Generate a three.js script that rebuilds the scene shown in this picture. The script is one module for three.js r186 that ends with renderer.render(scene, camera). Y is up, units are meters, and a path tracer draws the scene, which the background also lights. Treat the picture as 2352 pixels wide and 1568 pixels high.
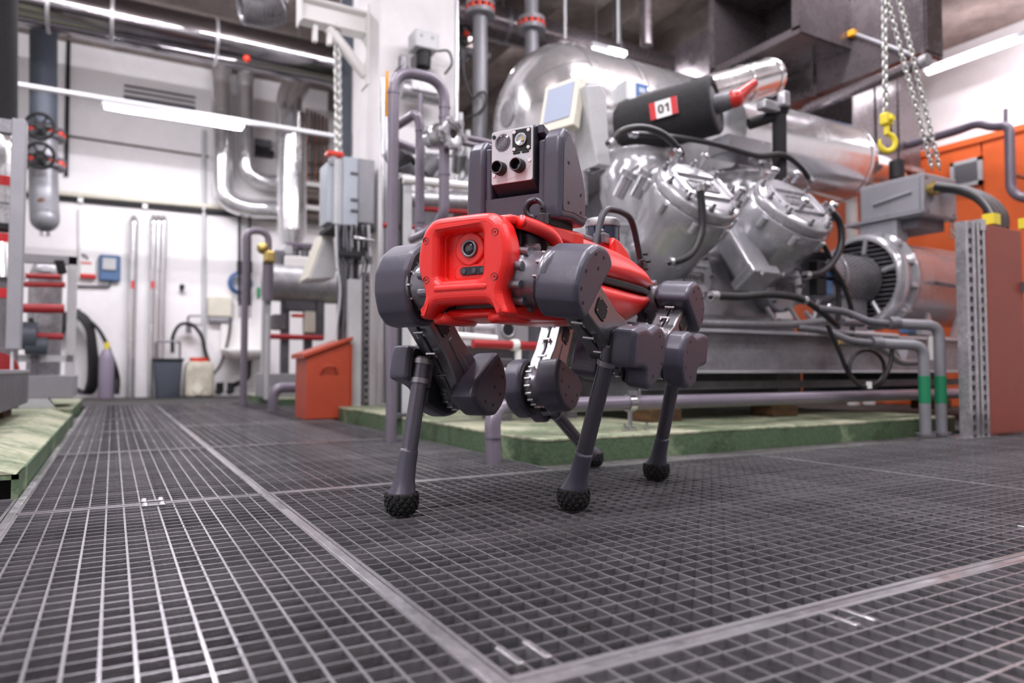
import * as THREE from 'three';
import { RoundedBoxGeometry } from 'three/addons/geometries/RoundedBoxGeometry.js';
import { mergeGeometries } from 'three/addons/utils/BufferGeometryUtils.js';
import { RectAreaLightUniformsLib } from 'three/addons/lights/RectAreaLightUniformsLib.js';
import { FontLoader } from 'three/addons/loaders/FontLoader.js';
import { TextGeometry } from 'three/addons/geometries/TextGeometry.js';

// ---------------------------------------------------------------- camera, light, exposure
const scene = new THREE.Scene();
const FPX = 1626, HORIZON = 850, EYE = 0.30, YAW = 29.4 * Math.PI / 180;
const PITCH = Math.atan((HORIZON - 784) / FPX);
const camera = new THREE.PerspectiveCamera(2 * Math.atan(784 / FPX) * 180 / Math.PI, 1.5, 0.05, 60);
camera.position.set(0, EYE, 0);
const FWD = new THREE.Vector3(Math.sin(YAW) * Math.cos(PITCH), Math.sin(PITCH), -Math.cos(YAW) * Math.cos(PITCH));
camera.lookAt(FWD.clone().add(camera.position));
camera.focus = 1.36; camera.userData.fStop = 2.6;
const renderer = new THREE.WebGLRenderer({ antialias: true });
renderer.toneMapping = THREE.LinearToneMapping;
renderer.toneMappingExposure = 1.05;
renderer.shadowMap.enabled = true;
RectAreaLightUniformsLib.init();
const LAMP_POWER = 235, GLOW = 5;              // lamp radiance, and the glow the eye sees on the fitting

// ---------------------------------------------------------------- pixels to places
const RIGHT = new THREE.Vector3(Math.cos(YAW), 0, Math.sin(YAW));
const UPV = new THREE.Vector3().crossVectors(RIGHT, FWD);
const V = (x, y, z) => new THREE.Vector3(x, y, z);
const ray = (x, y) => FWD.clone().addScaledVector(RIGHT, (x - 1176) / FPX).addScaledVector(UPV, -(y - 784) / FPX);
const cast = (x, y, t) => ray(x, y).multiplyScalar(t).add(camera.position);
const onU = (x, y, u = 0) => cast(x, y, (u - EYE) / ray(x, y).y);        // meets the level u
const onX = (x, y, X) => cast(x, y, X / ray(x, y).x);                    // meets the plane X
const onZ = (x, y, Z) => cast(x, y, Z / ray(x, y).z);                    // meets the plane Z
const onD = (x, y, d) => cast(x, y, d);                                  // at a depth
// ---------------------------------------------------------------- random, textures
let seed = 7; const rnd = () => { seed = (seed * 16807) % 2147483647; return seed / 2147483647; };
const rr = (a, b) => a + (b - a) * rnd();
function noiseGrid(n, cells, s) {
  let q = s; const r = () => { q = (q * 16807) % 2147483647; return q / 2147483647; };
  const g = Array.from({ length: cells * cells }, r), out = new Float32Array(n * n);
  for (let j = 0; j < n; j++) for (let i = 0; i < n; i++) {
    const u = i / n * cells, v = j / n * cells, a = Math.floor(u), b = Math.floor(v), f = u - a, h = v - b;
    const k = f * f * (3 - 2 * f), l = h * h * (3 - 2 * h), G = (x, y) => g[(y % cells) * cells + x % cells];
    out[j * n + i] = (G(a, b) * (1 - k) + G(a + 1, b) * k) * (1 - l) + (G(a, b + 1) * (1 - k) + G(a + 1, b + 1) * k) * l;
  }
  return out;
}
function fbm(n, s, list) { const o = new Float32Array(n * n); let w = 0; for (const [c, a] of list) { const g = noiseGrid(n, c, s + c * 13); w += a; for (let i = 0; i < o.length; i++) o[i] += g[i] * a; } for (let i = 0; i < o.length; i++) o[i] /= w; return o; }
function tex(n, fn, srgb = true) {
  const d = new Uint8Array(n * n * 4);
  for (let i = 0; i < n * n; i++) { const c = fn(i); d[i * 4] = c[0]; d[i * 4 + 1] = c[1]; d[i * 4 + 2] = c[2]; d[i * 4 + 3] = 255; }
  const t = new THREE.DataTexture(d, n, n); t.wrapS = t.wrapT = THREE.RepeatWrapping; t.magFilter = THREE.LinearFilter; t.minFilter = THREE.LinearMipmapLinearFilter; t.generateMipmaps = true;
  if (srgb) t.colorSpace = THREE.SRGBColorSpace; t.needsUpdate = true; return t;
}
const N1 = fbm(512, 11, [[4, 1], [9, .8], [23, .6], [61, .4], [150, .3]]);
const N2 = fbm(512, 77, [[6, 1], [14, .8], [40, .6], [110, .5]]);
const N3 = fbm(512, 35, [[90, 1], [200, 1]]);
const clamp = (x, a = 0, b = 1) => Math.min(b, Math.max(a, x));
const mottled = (base, amp) => tex(512, i => { const v = clamp(base + (N1[i] - .5) * amp + (N3[i] - .5) * amp * .35) * 255; return [v, v, v]; });
const tWall = mottled(.965, .06), tSoft = mottled(.94, .12), tMid = mottled(.86, .4), tRough = mottled(.72, .75);
const tRoughness = tex(512, i => { const v = clamp(.62 + (N2[i] - .5) * 1.1) * 255; return [v, v, v]; }, false);
const tBump = tex(512, i => { const v = clamp(.5 + (N2[i] - .5) * .8 + (N3[i] - .5) * .5) * 255; return [v, v, v]; }, false);
const tGalv = tex(512, i => { const s = N2[i] * .6 + N3[i] * .4; const v = clamp(.86 + (s - .5) * .55) * 255; return [v, v, v]; });
const tPaint = tex(512, i => { // worn green floor paint: pale scuffs and dirt flecks
  const a = N1[i], b = N2[i]; let r = 104, g = 130, bl = 100;
  if (a > .66) { const k = clamp((a - .66) * 9); r += 60 * k; g += 52 * k; bl += 50 * k; }
  if (b < .34) { const k = clamp((.34 - b) * 7); r -= 18 * k; g -= 20 * k; bl -= 20 * k; }
  const f = (N3[i] - .5) * 30; return [clamp(r + f, 0, 255), clamp(g + f, 0, 255), clamp(bl + f, 0, 255)];
});
const tWorn = tex(512, i => { // the rim of the painted plinths, rubbed to pale screed
  const a = N1[i]; const k = clamp((a - .36) * 4), f = (N3[i] - .5) * 34;
  return [clamp(120 + 78 * k + f, 0, 255), clamp(138 + 64 * k + f, 0, 255), clamp(112 + 72 * k + f, 0, 255)];
});
const tWood = tex(256, i => { const x = i % 256, y = i / 256 | 0; const v = .5 + .5 * Math.sin(y * .5 + N1[(i * 3) % 262144] * 9 + x * .02); return [120 + 50 * v, 96 + 42 * v, 66 + 30 * v]; });
const tBlackFoam = tex(256, i => { const v = 22 + N3[(i * 5) % 262144] * 26; return [v, v, v + 1]; });

// ---------------------------------------------------------------- materials
const M = {};
const std = (color, roughness = .6, metalness = 0, o = {}) => new THREE.MeshPhysicalMaterial({ color, roughness, metalness, ...o });
M.wall = std('#f4f2f2', .82, 0, { map: tWall, bumpMap: tBump, bumpScale: .002 });
M.wallGrey = std('#bdbab6', .85, 0, { map: tSoft });
M.ceil = std('#a39690', .9, 0, { map: tMid, bumpMap: tBump, bumpScale: .004 });
M.beam = std('#7c7069', .8, 0, { map: tMid });
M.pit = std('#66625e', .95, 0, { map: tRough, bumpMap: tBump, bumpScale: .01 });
M.gutter = std('#5d5b5a', .95, 0, { map: tRough, bumpMap: tBump, bumpScale: .006 });
M.green = std('#b9bcb2', .75, 0, { map: tPaint, bumpMap: tBump, bumpScale: .003 });
M.worn = std('#d6d2c6', .8, 0, { map: tWorn, bumpMap: tBump, bumpScale: .004 });
M.galv = std('#bab8bc', .38, .66, { map: tGalv, roughnessMap: tRoughness });
M.galvB = std('#a7a5a9', .42, .66, { map: tGalv, roughnessMap: tRoughness });
M.galvC = std('#cdcbce', .34, .66, { map: tGalv, roughnessMap: tRoughness });
M.rust = std('#7b5a48', .7, .5, { map: tGalv });
M.alu = std('#dededf', .34, .82, { roughnessMap: tRoughness });
M.aluDull = std('#c6c5c8', .45, .7, { map: tGalv });
M.ductDark = std('#8b888b', .24, 1, { roughnessMap: tRoughness });
M.ductMid = std('#6b6466', .45, .6, { roughnessMap: tRoughness });
M.steel = std('#c2c2c6', .25, 1);
M.zinc = std('#9b9aa0', .45, .8, { map: tGalv });
M.grey = std('#9d9da2', .45, .15, { map: tSoft });
M.greyDark = std('#6d6c72', .5, .2, { map: tMid });
M.greyPipe = std('#8b8b90', .4, .2, { map: tSoft });
M.slate = std('#59606b', .5, .1, { map: tSoft });
M.silver = std('#b6b6ba', .34, .45, { map: tSoft, roughnessMap: tRoughness });
M.silverDark = std('#8f8e92', .42, .4, { map: tMid });
M.purple = std('#7d7682', .26, .15, { map: tSoft });
M.cabinet = std('#c9cbcc', .5, .05, { map: tSoft });
M.cabinetBlue = std('#b3bbc4', .45, .05, { map: tSoft });
M.white = std('#ecebe8', .5);
M.cream = std('#e4e0cf', .55, 0, { map: tSoft });
M.orange = std('#ec6c32', .5, 0, { map: tSoft });
M.cabRed = std('#96493a', .5, 0, { map: tSoft });
M.rustOrange = std('#b4472c', .48, 0, { map: tSoft });
M.redPipe = std('#a8262c', .4, 0, { map: tSoft });
M.redFlange = std('#d8381f', .4);
M.valveRed = std('#b3271f', .3);
M.redSign = std('#c8232a', .45);
M.black = std('#161618', .6);
M.hose = std('#1b1b1d', .42);
M.foam = std('#ffffff', .85, 0, { map: tBlackFoam, bumpMap: tBump, bumpScale: .003 });
M.blue = std('#3a5f93', .4);
M.blueBox = std('#4d6b93', .5);
M.yellow = std('#e3cf35', .45);
M.amber = std('#eda21d', .45);
M.greenBand = std('#157a52', .5);
M.copper = std('#a9765f', .35, .9, { map: tGalv });
M.brass = std('#c9b06b', .3, .95);
M.wood = std('#8d7f6d', .85, 0, { map: tWood });
M.plastic = std('#d8d2bf', .5, 0, { map: tMid, transmission: 0 });
M.chain = std('#c4c6c2', .3, .95);
M.screen = std('#aab4c6', .15);
M.green2 = std('#2c8a57', .5);
M.redBody = std('#ee2420', .36, 0, { clearcoat: .25, clearcoatRoughness: .4 });
M.dark = std('#454350', .36, 0, { bumpMap: tBump, bumpScale: .0004 });
M.darker = std('#2f2e36', .45, .2);
M.drive = std('#7c7b82', .3, .6);
M.thigh = std('#8f8e92', .3, .85);
M.tube = std('#5c5a64', .26, .6);
M.rubber = std('#131314', .8);
M.headPlate = std('#d0ced2', .4, .2);
M.glass = std('#2c2f3a', .05, .3, { clearcoat: 1 });
M.lens = std('#6a6870', .12, .6, { clearcoat: 1, clearcoatRoughness: .03 });
M.lidar = std('#10203c', .05, .3, { clearcoat: 1 });
M.bolt = std('#d6d6d8', .25, 1);
M.gasGrey = std('#8f8798', .35);
M.lampBody = std('#dfdfe2', .5);
M.lampGlow = new THREE.MeshStandardMaterial({ color: '#ffffff', emissive: '#fdf8ff', emissiveIntensity: GLOW });

// ---------------------------------------------------------------- geometry helpers
const clean = g => { const a = g.index ? g.toNonIndexed() : g; for (const k of Object.keys(a.attributes)) if (!['position', 'normal', 'uv'].includes(k)) a.deleteAttribute(k); a.morphAttributes = {}; return a; };
function boxUV(g, k = 1) { // uv in metres, by the way each face points
  const p = g.attributes.position, uv = new Float32Array(p.count * 2), a = V(), b = V(), c = V();
  for (let i = 0; i < p.count; i += 3) {
    a.fromBufferAttribute(p, i); b.fromBufferAttribute(p, i + 1); c.fromBufferAttribute(p, i + 2);
    const n = b.clone().sub(a).cross(c.clone().sub(a)), x = Math.abs(n.x), y = Math.abs(n.y), z = Math.abs(n.z);
    [a, b, c].forEach((q, j) => { const [u, v] = x >= y && x >= z ? [q.z, q.y] : y >= z ? [q.x, q.z] : [q.x, q.y]; uv[(i + j) * 2] = u * k; uv[(i + j) * 2 + 1] = v * k; });
  }
  g.setAttribute('uv', new THREE.BufferAttribute(uv, 2)); return g;
}
const mv = (g, x, y, z) => g.translate(x, y, z);
const box = (w, h, d, x = 0, y = 0, z = 0, r = 0) => mv(r ? new RoundedBoxGeometry(w, h, d, 2, Math.min(r, w / 2.01, h / 2.01, d / 2.01)) : new THREE.BoxGeometry(w, h, d), x, y, z);
const span = (x0, x1, y0, y1, z0, z1, r = 0) => box(Math.abs(x1 - x0), Math.abs(y1 - y0), Math.abs(z1 - z0), (x0 + x1) / 2, (y0 + y1) / 2, (z0 + z1) / 2, r);
const YUP = V(0, 1, 0);
const aim = (g, pos, dir) => { g.applyQuaternion(new THREE.Quaternion().setFromUnitVectors(YUP, dir.clone().normalize())); return mv(g, pos.x, pos.y, pos.z); };
const rod = (a, b, r, seg = 14, r2 = r) => aim(new THREE.CylinderGeometry(r2, r, a.distanceTo(b), seg), a.clone().add(b).multiplyScalar(.5), b.clone().sub(a));
const cyl = (pos, dir, r, len, seg = 24, r2 = r) => aim(new THREE.CylinderGeometry(r2, r, len, seg), pos, dir);
const lathe = (pts, pos, dir, seg = 32, a0 = 0, a1 = Math.PI * 2) => aim(new THREE.LatheGeometry(pts.map(p => new THREE.Vector2(p[0], p[1])), seg, a0, a1), pos, dir);
const ringG = (pos, dir, R, r, seg = 28, arc = Math.PI * 2) => { const g = new THREE.TorusGeometry(R, r, 8, seg, arc); g.rotateX(Math.PI / 2); return aim(g, pos, dir); };
const ball = (pos, r, sx = 1, sy = 1, sz = 1) => { const g = new THREE.SphereGeometry(r, 18, 12); g.scale(sx, sy, sz); return mv(g, pos.x, pos.y, pos.z); };
function sweep(pts, r, seg = 12, cap = true, closed = false) {
  const n = pts.length, pos = [], idx = [], T = [], tan = V();
  for (let i = 0; i < n; i++) { const a = pts[closed ? (i - 1 + n) % n : Math.max(0, i - 1)], b = pts[closed ? (i + 1) % n : Math.min(n - 1, i + 1)]; T.push(b.clone().sub(a).normalize()); }
  let N = Math.abs(T[0].y) < .9 ? V(0, 1, 0) : V(1, 0, 0); N.sub(T[0].clone().multiplyScalar(N.dot(T[0]))).normalize();
  const nor = [];
  for (let i = 0; i < n; i++) {
    if (i) { N.applyQuaternion(new THREE.Quaternion().setFromUnitVectors(T[i - 1], T[i])); N.sub(T[i].clone().multiplyScalar(N.dot(T[i]))).normalize(); }
    const B = T[i].clone().cross(N), R = Array.isArray(r) ? r[i] : r;
    for (let j = 0; j < seg; j++) { const a = j / seg * Math.PI * 2, d = N.clone().multiplyScalar(Math.cos(a)).addScaledVector(B, Math.sin(a)); pos.push(pts[i].x + d.x * R, pts[i].y + d.y * R, pts[i].z + d.z * R); nor.push(d.x, d.y, d.z); }
  }
  const m = closed ? n : n - 1;
  for (let i = 0; i < m; i++) for (let j = 0; j < seg; j++) { const a = i * seg + j, b = i * seg + (j + 1) % seg, c = ((i + 1) % n) * seg + j, d = ((i + 1) % n) * seg + (j + 1) % seg; idx.push(a, b, c, b, d, c); }
  if (cap && !closed) for (const [i, f] of [[0, 0], [n - 1, 1]]) { const k = pos.length / 3; pos.push(pts[i].x, pts[i].y, pts[i].z); nor.push(...T[i].clone().multiplyScalar(f ? 1 : -1).toArray()); for (let j = 0; j < seg; j++) f ? idx.push(k, i * seg + j, i * seg + (j + 1) % seg) : idx.push(k, i * seg + (j + 1) % seg, i * seg + j); }
  const g = new THREE.BufferGeometry(); g.setAttribute('position', new THREE.Float32BufferAttribute(pos, 3)); g.setAttribute('normal', new THREE.Float32BufferAttribute(nor, 3)); g.setIndex(idx); return g;
}
function bent(pts, rad, k = 7) { // a polyline with rounded corners
  const out = [pts[0].clone()];
  for (let i = 1; i < pts.length - 1; i++) {
    const p = pts[i], a = pts[i - 1].clone().sub(p), b = pts[i + 1].clone().sub(p), la = a.length(), lb = b.length(), r = Math.min(rad, la * .49, lb * .49);
    const s = p.clone().addScaledVector(a, r / la), e = p.clone().addScaledVector(b, r / lb);
    for (let j = 0; j <= k; j++) { const t = j / k; out.push(s.clone().multiplyScalar((1 - t) * (1 - t)).addScaledVector(p, 2 * t * (1 - t)).addScaledVector(e, t * t)); }
  }
  out.push(pts[pts.length - 1].clone()); return out;
}
const pipe = (pts, r, bend = r * 2.6, seg = 14) => sweep(bent(pts, bend), r, seg);
const hose = (pts, r, n = 40, seg = 8, closed = false) => sweep(new THREE.CatmullRomCurve3(pts, closed).getPoints(n).slice(0, closed ? n : n + 1), r, seg, true, closed);
const shapeOf = pts => { const s = new THREE.Shape(); pts.forEach((p, i) => i ? s.lineTo(p[0], p[1]) : s.moveTo(p[0], p[1])); s.closePath(); return s; };
const extrude = (s, depth, bevel = 0, seg = 2) => new THREE.ExtrudeGeometry(Array.isArray(s) ? shapeOf(s) : s, { depth: depth - 2 * bevel, bevelEnabled: bevel > 0, bevelThickness: bevel, bevelSize: bevel, bevelOffset: -bevel, bevelSegments: seg, curveSegments: 14 }).translate(0, 0, bevel);
// frame with columns a, b, c at p: puts an extrusion (its x, y, z) into place
const frame = (g, p, a, b, c) => g.applyMatrix4(new THREE.Matrix4().makeBasis(a, b, c).setPosition(p));
function loft(rings, caps = true) {
  const n = rings[0].length, pos = [], idx = []; rings.forEach(r => r.forEach(p => pos.push(p.x, p.y, p.z)));
  for (let i = 0; i < rings.length - 1; i++) for (let j = 0; j < n; j++) { const a = i * n + j, b = i * n + (j + 1) % n; idx.push(a, a + n, b, b, a + n, b + n); }
  if (caps) for (const [i, f] of [[0, 0], [rings.length - 1, 1]]) { const c = rings[i].reduce((s, p) => s.add(p), V(0, 0, 0)).multiplyScalar(1 / n), k = pos.length / 3; pos.push(c.x, c.y, c.z); for (let j = 0; j < n; j++) f ? idx.push(k, i * n + (j + 1) % n, i * n + j) : idx.push(k, i * n + j, i * n + (j + 1) % n); }
  const g = new THREE.BufferGeometry(); g.setAttribute('position', new THREE.Float32BufferAttribute(pos, 3)); g.setIndex(idx); g.computeVertexNormals(); return g;
}
const rrect = (w, h, r, k = 5) => { const o = []; for (const [cx, cy, a0] of [[w / 2 - r, h / 2 - r, 0], [-w / 2 + r, h / 2 - r, 90], [-w / 2 + r, -h / 2 + r, 180], [w / 2 - r, -h / 2 + r, 270]]) for (let j = 0; j <= k; j++) { const a = (a0 + 90 * j / k) * Math.PI / 180; o.push([cx + r * Math.cos(a), cy + r * Math.sin(a)]); } return o; };

// ---------------------------------------------------------------- things and parts
const used = {};
const numbered = n => { const k = used[n] = (used[n] ?? -1) + 1; return k ? `${n}_${String(k).padStart(3, '0')}` : n; };
const ZERO = V(0, 0, 0);
function thing(name, label, category, base = ZERO, group) {
  const o = new THREE.Group(); o.name = numbered(name); o.position.copy(base); o._b = base; scene.add(o);
  o.userData = { label, category }; if (group) o.userData.group = group; return o;
}
function merged(geos, base, uvk) {
  const list = (Array.isArray(geos) ? geos.flat(9) : [geos]).map(clean); list.forEach(g => { if (!g.attributes.normal) g.computeVertexNormals(); boxUV(g, uvk); });
  const g = list.length > 1 ? mergeGeometries(list) : list[0]; if (base) g.translate(-base.x, -base.y, -base.z); return g;
}
function part(owner, name, geos, mat, o = {}) {
  const m = new THREE.Mesh(merged(geos, owner._b, o.uv ?? 1), mat); m.name = name; m._b = owner._b; m.castShadow = m.receiveShadow = true;
  if (o.label) m.userData.label = o.label; if (o.kind) m.userData.kind = o.kind; owner.add(m); return m;
}
function single(name, label, category, geos, mat, group, base) { // a thing that is one mesh
  const m = new THREE.Mesh(merged(geos, base ?? null), mat); m.name = numbered(name); if (base) m.position.copy(base); m.castShadow = m.receiveShadow = true;
  m.userData = { label, category }; if (group) m.userData.group = group; m._b = base ?? ZERO; scene.add(m); return m;
}
function struct(name, geos, mat, label, uv = 1) {
  const m = new THREE.Mesh(merged(geos, null, uv), mat); m.name = name; m.userData = { kind: 'structure', label, category: name.split('_')[0] }; m.castShadow = m.receiveShadow = true; m._b = ZERO; scene.add(m); return m;
}
function copyOf(o, dx, dy, dz, label) { const c = o.clone(); c.name = numbered(o.name.replace(/_\d{3}$/, '')); c.position.set(o.position.x + dx, o.position.y + dy, o.position.z + dz); c._b = c.position; if (label) c.userData = { ...o.userData, label }; scene.add(c); return c; }
const X1 = V(1, 0, 0), Y1 = V(0, 1, 0), Z1 = V(0, 0, 1);
// a bolted flange: disc, coloured gasket ring and bolt heads
function flange(owner, pos, dir, r, mat, ringMat, bolts = 10, t = .03) {
  const d = dir.clone().normalize();
  const fl = part(owner, 'flange', [cyl(pos.clone().addScaledVector(d, t * .9), d, r, t, 28), cyl(pos.clone().addScaledVector(d, -t * .9), d, r, t, 28)], mat);
  if (ringMat) { const q = new THREE.Quaternion().setFromUnitVectors(YUP, d); for (let i = 0; i < bolts; i++) { const a = i / bolts * Math.PI * 2, o = V(Math.cos(a) * r * .84, 0, Math.sin(a) * r * .84).applyQuaternion(q); part(fl, 'bolt_cap', cyl(pos.clone().add(o), d, r * .17, t * 1.5, 8), ringMat, { label: 'orange red bolt cap' }); } }
}
// ---------------------------------------------------------------- the room
const RX0 = -3.6, RX1 = 6.3, RZ0 = -9.05, RZ1 = 3.2, RH = 3.9, PIT = -.55;
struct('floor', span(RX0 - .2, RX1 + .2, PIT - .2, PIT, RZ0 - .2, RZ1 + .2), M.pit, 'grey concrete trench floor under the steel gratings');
struct('floor_slab', [span(RX0, 3.6, PIT, -.004, RZ0, -7.02), span(3.72, RX1, PIT, -.004, -7.02, -1.86), span(RX0, RX1, PIT, -.004, 1.4, RZ1)], M.gutter, 'dark concrete floor slab before the white wall');
struct('wall_back', span(RX0 - .2, RX1 + .2, PIT, RH, RZ0 - .2, RZ0), M.wall, 'white painted back wall');
struct('wall_right', span(RX1, RX1 + .2, PIT, RH, RZ0, RZ1), M.wall, 'white painted wall on the orange enclosure side');
struct('wall_left', span(RX0 - .2, RX0, PIT, RH, RZ0, RZ1), M.wall, 'white painted side wall behind the pipe skid');
struct('wall_front', span(RX0 - .2, RX1 + .2, PIT, RH, RZ1, RZ1 + .2), M.wallGrey, 'grey wall behind the viewer');
struct('ceiling', span(RX0 - .2, RX1 + .2, RH, RH + .2, RZ0 - .2, RZ1 + .2), M.ceil, 'brownish grey concrete ceiling');
struct('ceiling_soffit', span(5.05, RX1, 3.1, RH, RZ0, RZ1), M.ceil, 'lowered grey ceiling strip along the right wall');
for (const x of [2.45, 3.35, 4.3]) struct(numbered('ceiling_beam'), span(x - .13, x + .13, RH - .3, RH, -8.9, -1.5), M.beam, 'concrete rib under the ceiling');
const pillar = { x0: 1.53, x1: 2.12, z0: -5.15, z1: -4.55 };
struct('pillar', span(pillar.x0, pillar.x1, -.004, RH, pillar.z0, pillar.z1, .012), M.wall, 'white square pillar rising to the ceiling');
// drip gutters along the compressor plinth
struct('trim_1', [span(1.2, 3.7, PIT, -.012, -1.975, -1.835), span(1.17, 1.22, PIT, -.012, -4.4, -1.835)], M.gutter, 'dirty concrete gutter before the green plinth');

// ---------------------------------------------------------------- steel gratings, mesh 33.3 mm
const UNIT = boxUV(clean(new THREE.BoxGeometry(1, 1, 1)));
const MESH = .0333, DEEP = .036;
function grating(x0, x1, z0, z1, label, group, o = {}) {
  const g = thing('floor_grating', label, 'grating', V((x0 + x1) / 2, -DEEP, (z0 + z1) / 2), group);
  const bars = [], put = (name, x, z, w, d, h, mat, y = 0) => {
    if (o.far && name === 'bar') { bars.push(box(w, h, d, x, y - h / 2, z)); return; }
    const m = new THREE.Mesh(UNIT, mat); m.name = name; m.castShadow = m.receiveShadow = true; m.scale.set(w, h, d); m.position.set(x - g.position.x, y - h / 2 - g.position.y, z - g.position.z); g.add(m);
  };
  const e = .006; // the welded edge band
  put('edge_band', x0 + e / 2, (z0 + z1) / 2, e, z1 - z0, DEEP + .001, M.galv, .0006); put('edge_band', x1 - e / 2, (z0 + z1) / 2, e, z1 - z0, DEEP + .001, M.galv, .0006);
  const ez = .0095; put('edge_band', (x0 + x1) / 2, z0 + ez / 2, x1 - x0 - 2 * e, ez, DEEP + .001, M.galvC, .0006); put('edge_band', (x0 + x1) / 2, z1 - ez / 2, x1 - x0 - 2 * e, ez, DEEP + .001, M.galvC, .0006);
  const pick = () => { const r = rnd(); return r < .3 ? M.galvB : r < .55 ? M.galvC : M.galv; };
  const nx = Math.round((x1 - x0) / MESH), nz = Math.round((z1 - z0) / MESH);
  for (let i = 1; i < nx; i++) put('bar', x0 + (x1 - x0) * i / nx, (z0 + z1) / 2, o.tz ?? .0027, z1 - z0 - 2 * e, DEEP, pick(), rr(-.0005, .0003));
  for (let i = 1; i < nz; i++) put('bar', (x0 + x1) / 2, z1 + (z0 - z1) * i / nz, x1 - x0 - 2 * e, o.tx ?? .0026, (o.hx ?? DEEP), pick(), rr(-.0004, .0004));
  if (bars.length) part(g, 'bar_mesh', bars, M.galv, { kind: 'stuff' });
  return g;
}
const WALK = 'grating panels of the straight walkway';
grating(-.17, .322, -1.795, -.6, 'narrow galvanised walkway grating with crisp bright bars, beside the feet of the robot', undefined, { tz: .0036, tx: .0027 });
grating(-.17, .322, -2.995, -1.805, 'walkway grating panel with scuffed edge beside the cut channel end of the green plinth', undefined, { tz: .0036, tx: .0027 });
for (const [a, b, l] of [[-3.995, -3.005, 'walkway grating panel alongside the middle of the near green plinth'], [-4.995, -4.005, 'walkway grating panel at the gap between the two green plinths'], [-5.995, -5.005, 'walkway grating panel alongside the far low green plinth'], [-6.99, -6.005, 'last walkway grating panel before the concrete slab']]) grating(-.17, .322, a, b, l, WALK, { far: true, tz: .0036, tx: .0027 });
const G0 = grating(.34, 2.0, -1.8, -.607, 'large square mesh grating panel on which the red robot stands');
grating(2.012, 3.68, -1.8, -.607, 'large square mesh grating in front of the slotted post and red cabinet');
grating(3.69, 5.3, -1.8, -.607, 'square mesh grating beyond the red cabinet', undefined, { far: true });
grating(.34, 2.0, -.593, -.08, 'square mesh grating with clamp cleats parted from the robot panel by a seam');
grating(2.012, 3.68, -.593, -.08, 'square mesh grating alongside the panel with clamp cleats', undefined, { far: true });
grating(-1.2, -.188, -2.02, -.9, 'grating panel under the cut channel end of the left plinth');
grating(-1.2, -.188, -5.25, -4.75, 'short grating between the two green plinths of the pipe skids', undefined, { far: true });
grating(.334, 1.168, -2.995, -1.812, 'square mesh grating between walkway and green plinth, behind the foot of the tall pipe', undefined, {});
for (const [a, b, l] of [[-4.2, -3.005, 'square mesh grating behind the foot of the tall bent pipe'], [-5.4, -4.21, 'square mesh grating on which the orange bin stands'], [-6.6, -5.41, 'square mesh grating at the foot of the slim goalpost pipe']]) grating(.334, 1.168, a, b, l, 'gratings beside the walkway', { far: true });
grating(1.18, 3.6, -6.99, -5.41, 'far grating field behind the pillar', undefined, { far: true });
grating(.334, 1.168, -6.99, -6.61, 'last grating strip before the concrete slab', undefined, { far: true });
// beams that carry the panels, seen in the seams
const beamT = (x0, x1, z0, z1, lab) => single('grating_support_beam', lab, 'support beam', [span(x0, x1, -.006, -.0005, z0, z1, .0015), span((x0 + x1) / 2 - (x1 - x0 > .1 ? (x1 - x0) / 2 : .003), (x0 + x1) / 2 + (x1 - x0 > .1 ? (x1 - x0) / 2 : .003), PIT, -.006, (z0 + z1) / 2 - (z1 - z0 > .1 ? (z1 - z0) / 2 : .003), (z0 + z1) / 2 + (z1 - z0 > .1 ? (z1 - z0) / 2 : .003))], M.galvC);
beamT(.3225, .3395, -6.99, -.2, 'long flat support beam along the edge of the walkway');
beamT(.34, 5.3, -.6065, -.5935, 'flat support beam in the near seam of the large gratings');
beamT(.34, 5.3, -1.8115, -1.8005, 'flat support beam at the gutter edge of the large gratings');
beamT(2.0005, 2.0115, -1.8, -.2, 'flat support beam between the two large gratings');
beamT(-.187, -.171, -6.99, -.8, 'support angle along the rough edge of the walkway beside the left plinth');
// clamp cleats hooked over the bars
function cleat(x, z, lab, grp) {
  const t = thing('grating_clamp', lab, 'clamp', V(x, -.02, z), grp);
  for (const s of [-1, 1]) part(t, 'cleat', [span(x + s * .0166 - .0045, x + s * .0166 + .0045, -.02, .0045, z - .025, z + .025, .0014)], M.galvC);
  part(t, 'saddle', [span(x - .0166, x + .0166, -.02, -.016, z - .011, z + .011), cyl(V(x, -.013, z), Y1, .006, .008, 8)], M.zinc);
}
cleat(.383, -.655, 'grating clamp of two folded cleats in the corner by the walkway beam');
cleat(.78, -.556, 'grating clamp with two folded cleats in the nearest grating row');
cleat(1.53, -.69, 'pair of folded grating cleats far along the seam of the robot panel');
for (const z of [-1.77, -1.83]) { const t = thing('grating_saddle_clip', 'small saddle clip with two round screw heads over the walkway seam', 'clip', V(.085, 0, z), 'saddle clips at the walkway seam'); part(t, 'strap', span(.06, .11, .0005, .0025, z - .009, z + .009, .0008), M.zinc); for (const x of [.068, .102]) part(t, 'screw_head', cyl(V(x, .005, z), Y1, .008, .006, 12, .005), M.bolt); }

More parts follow.
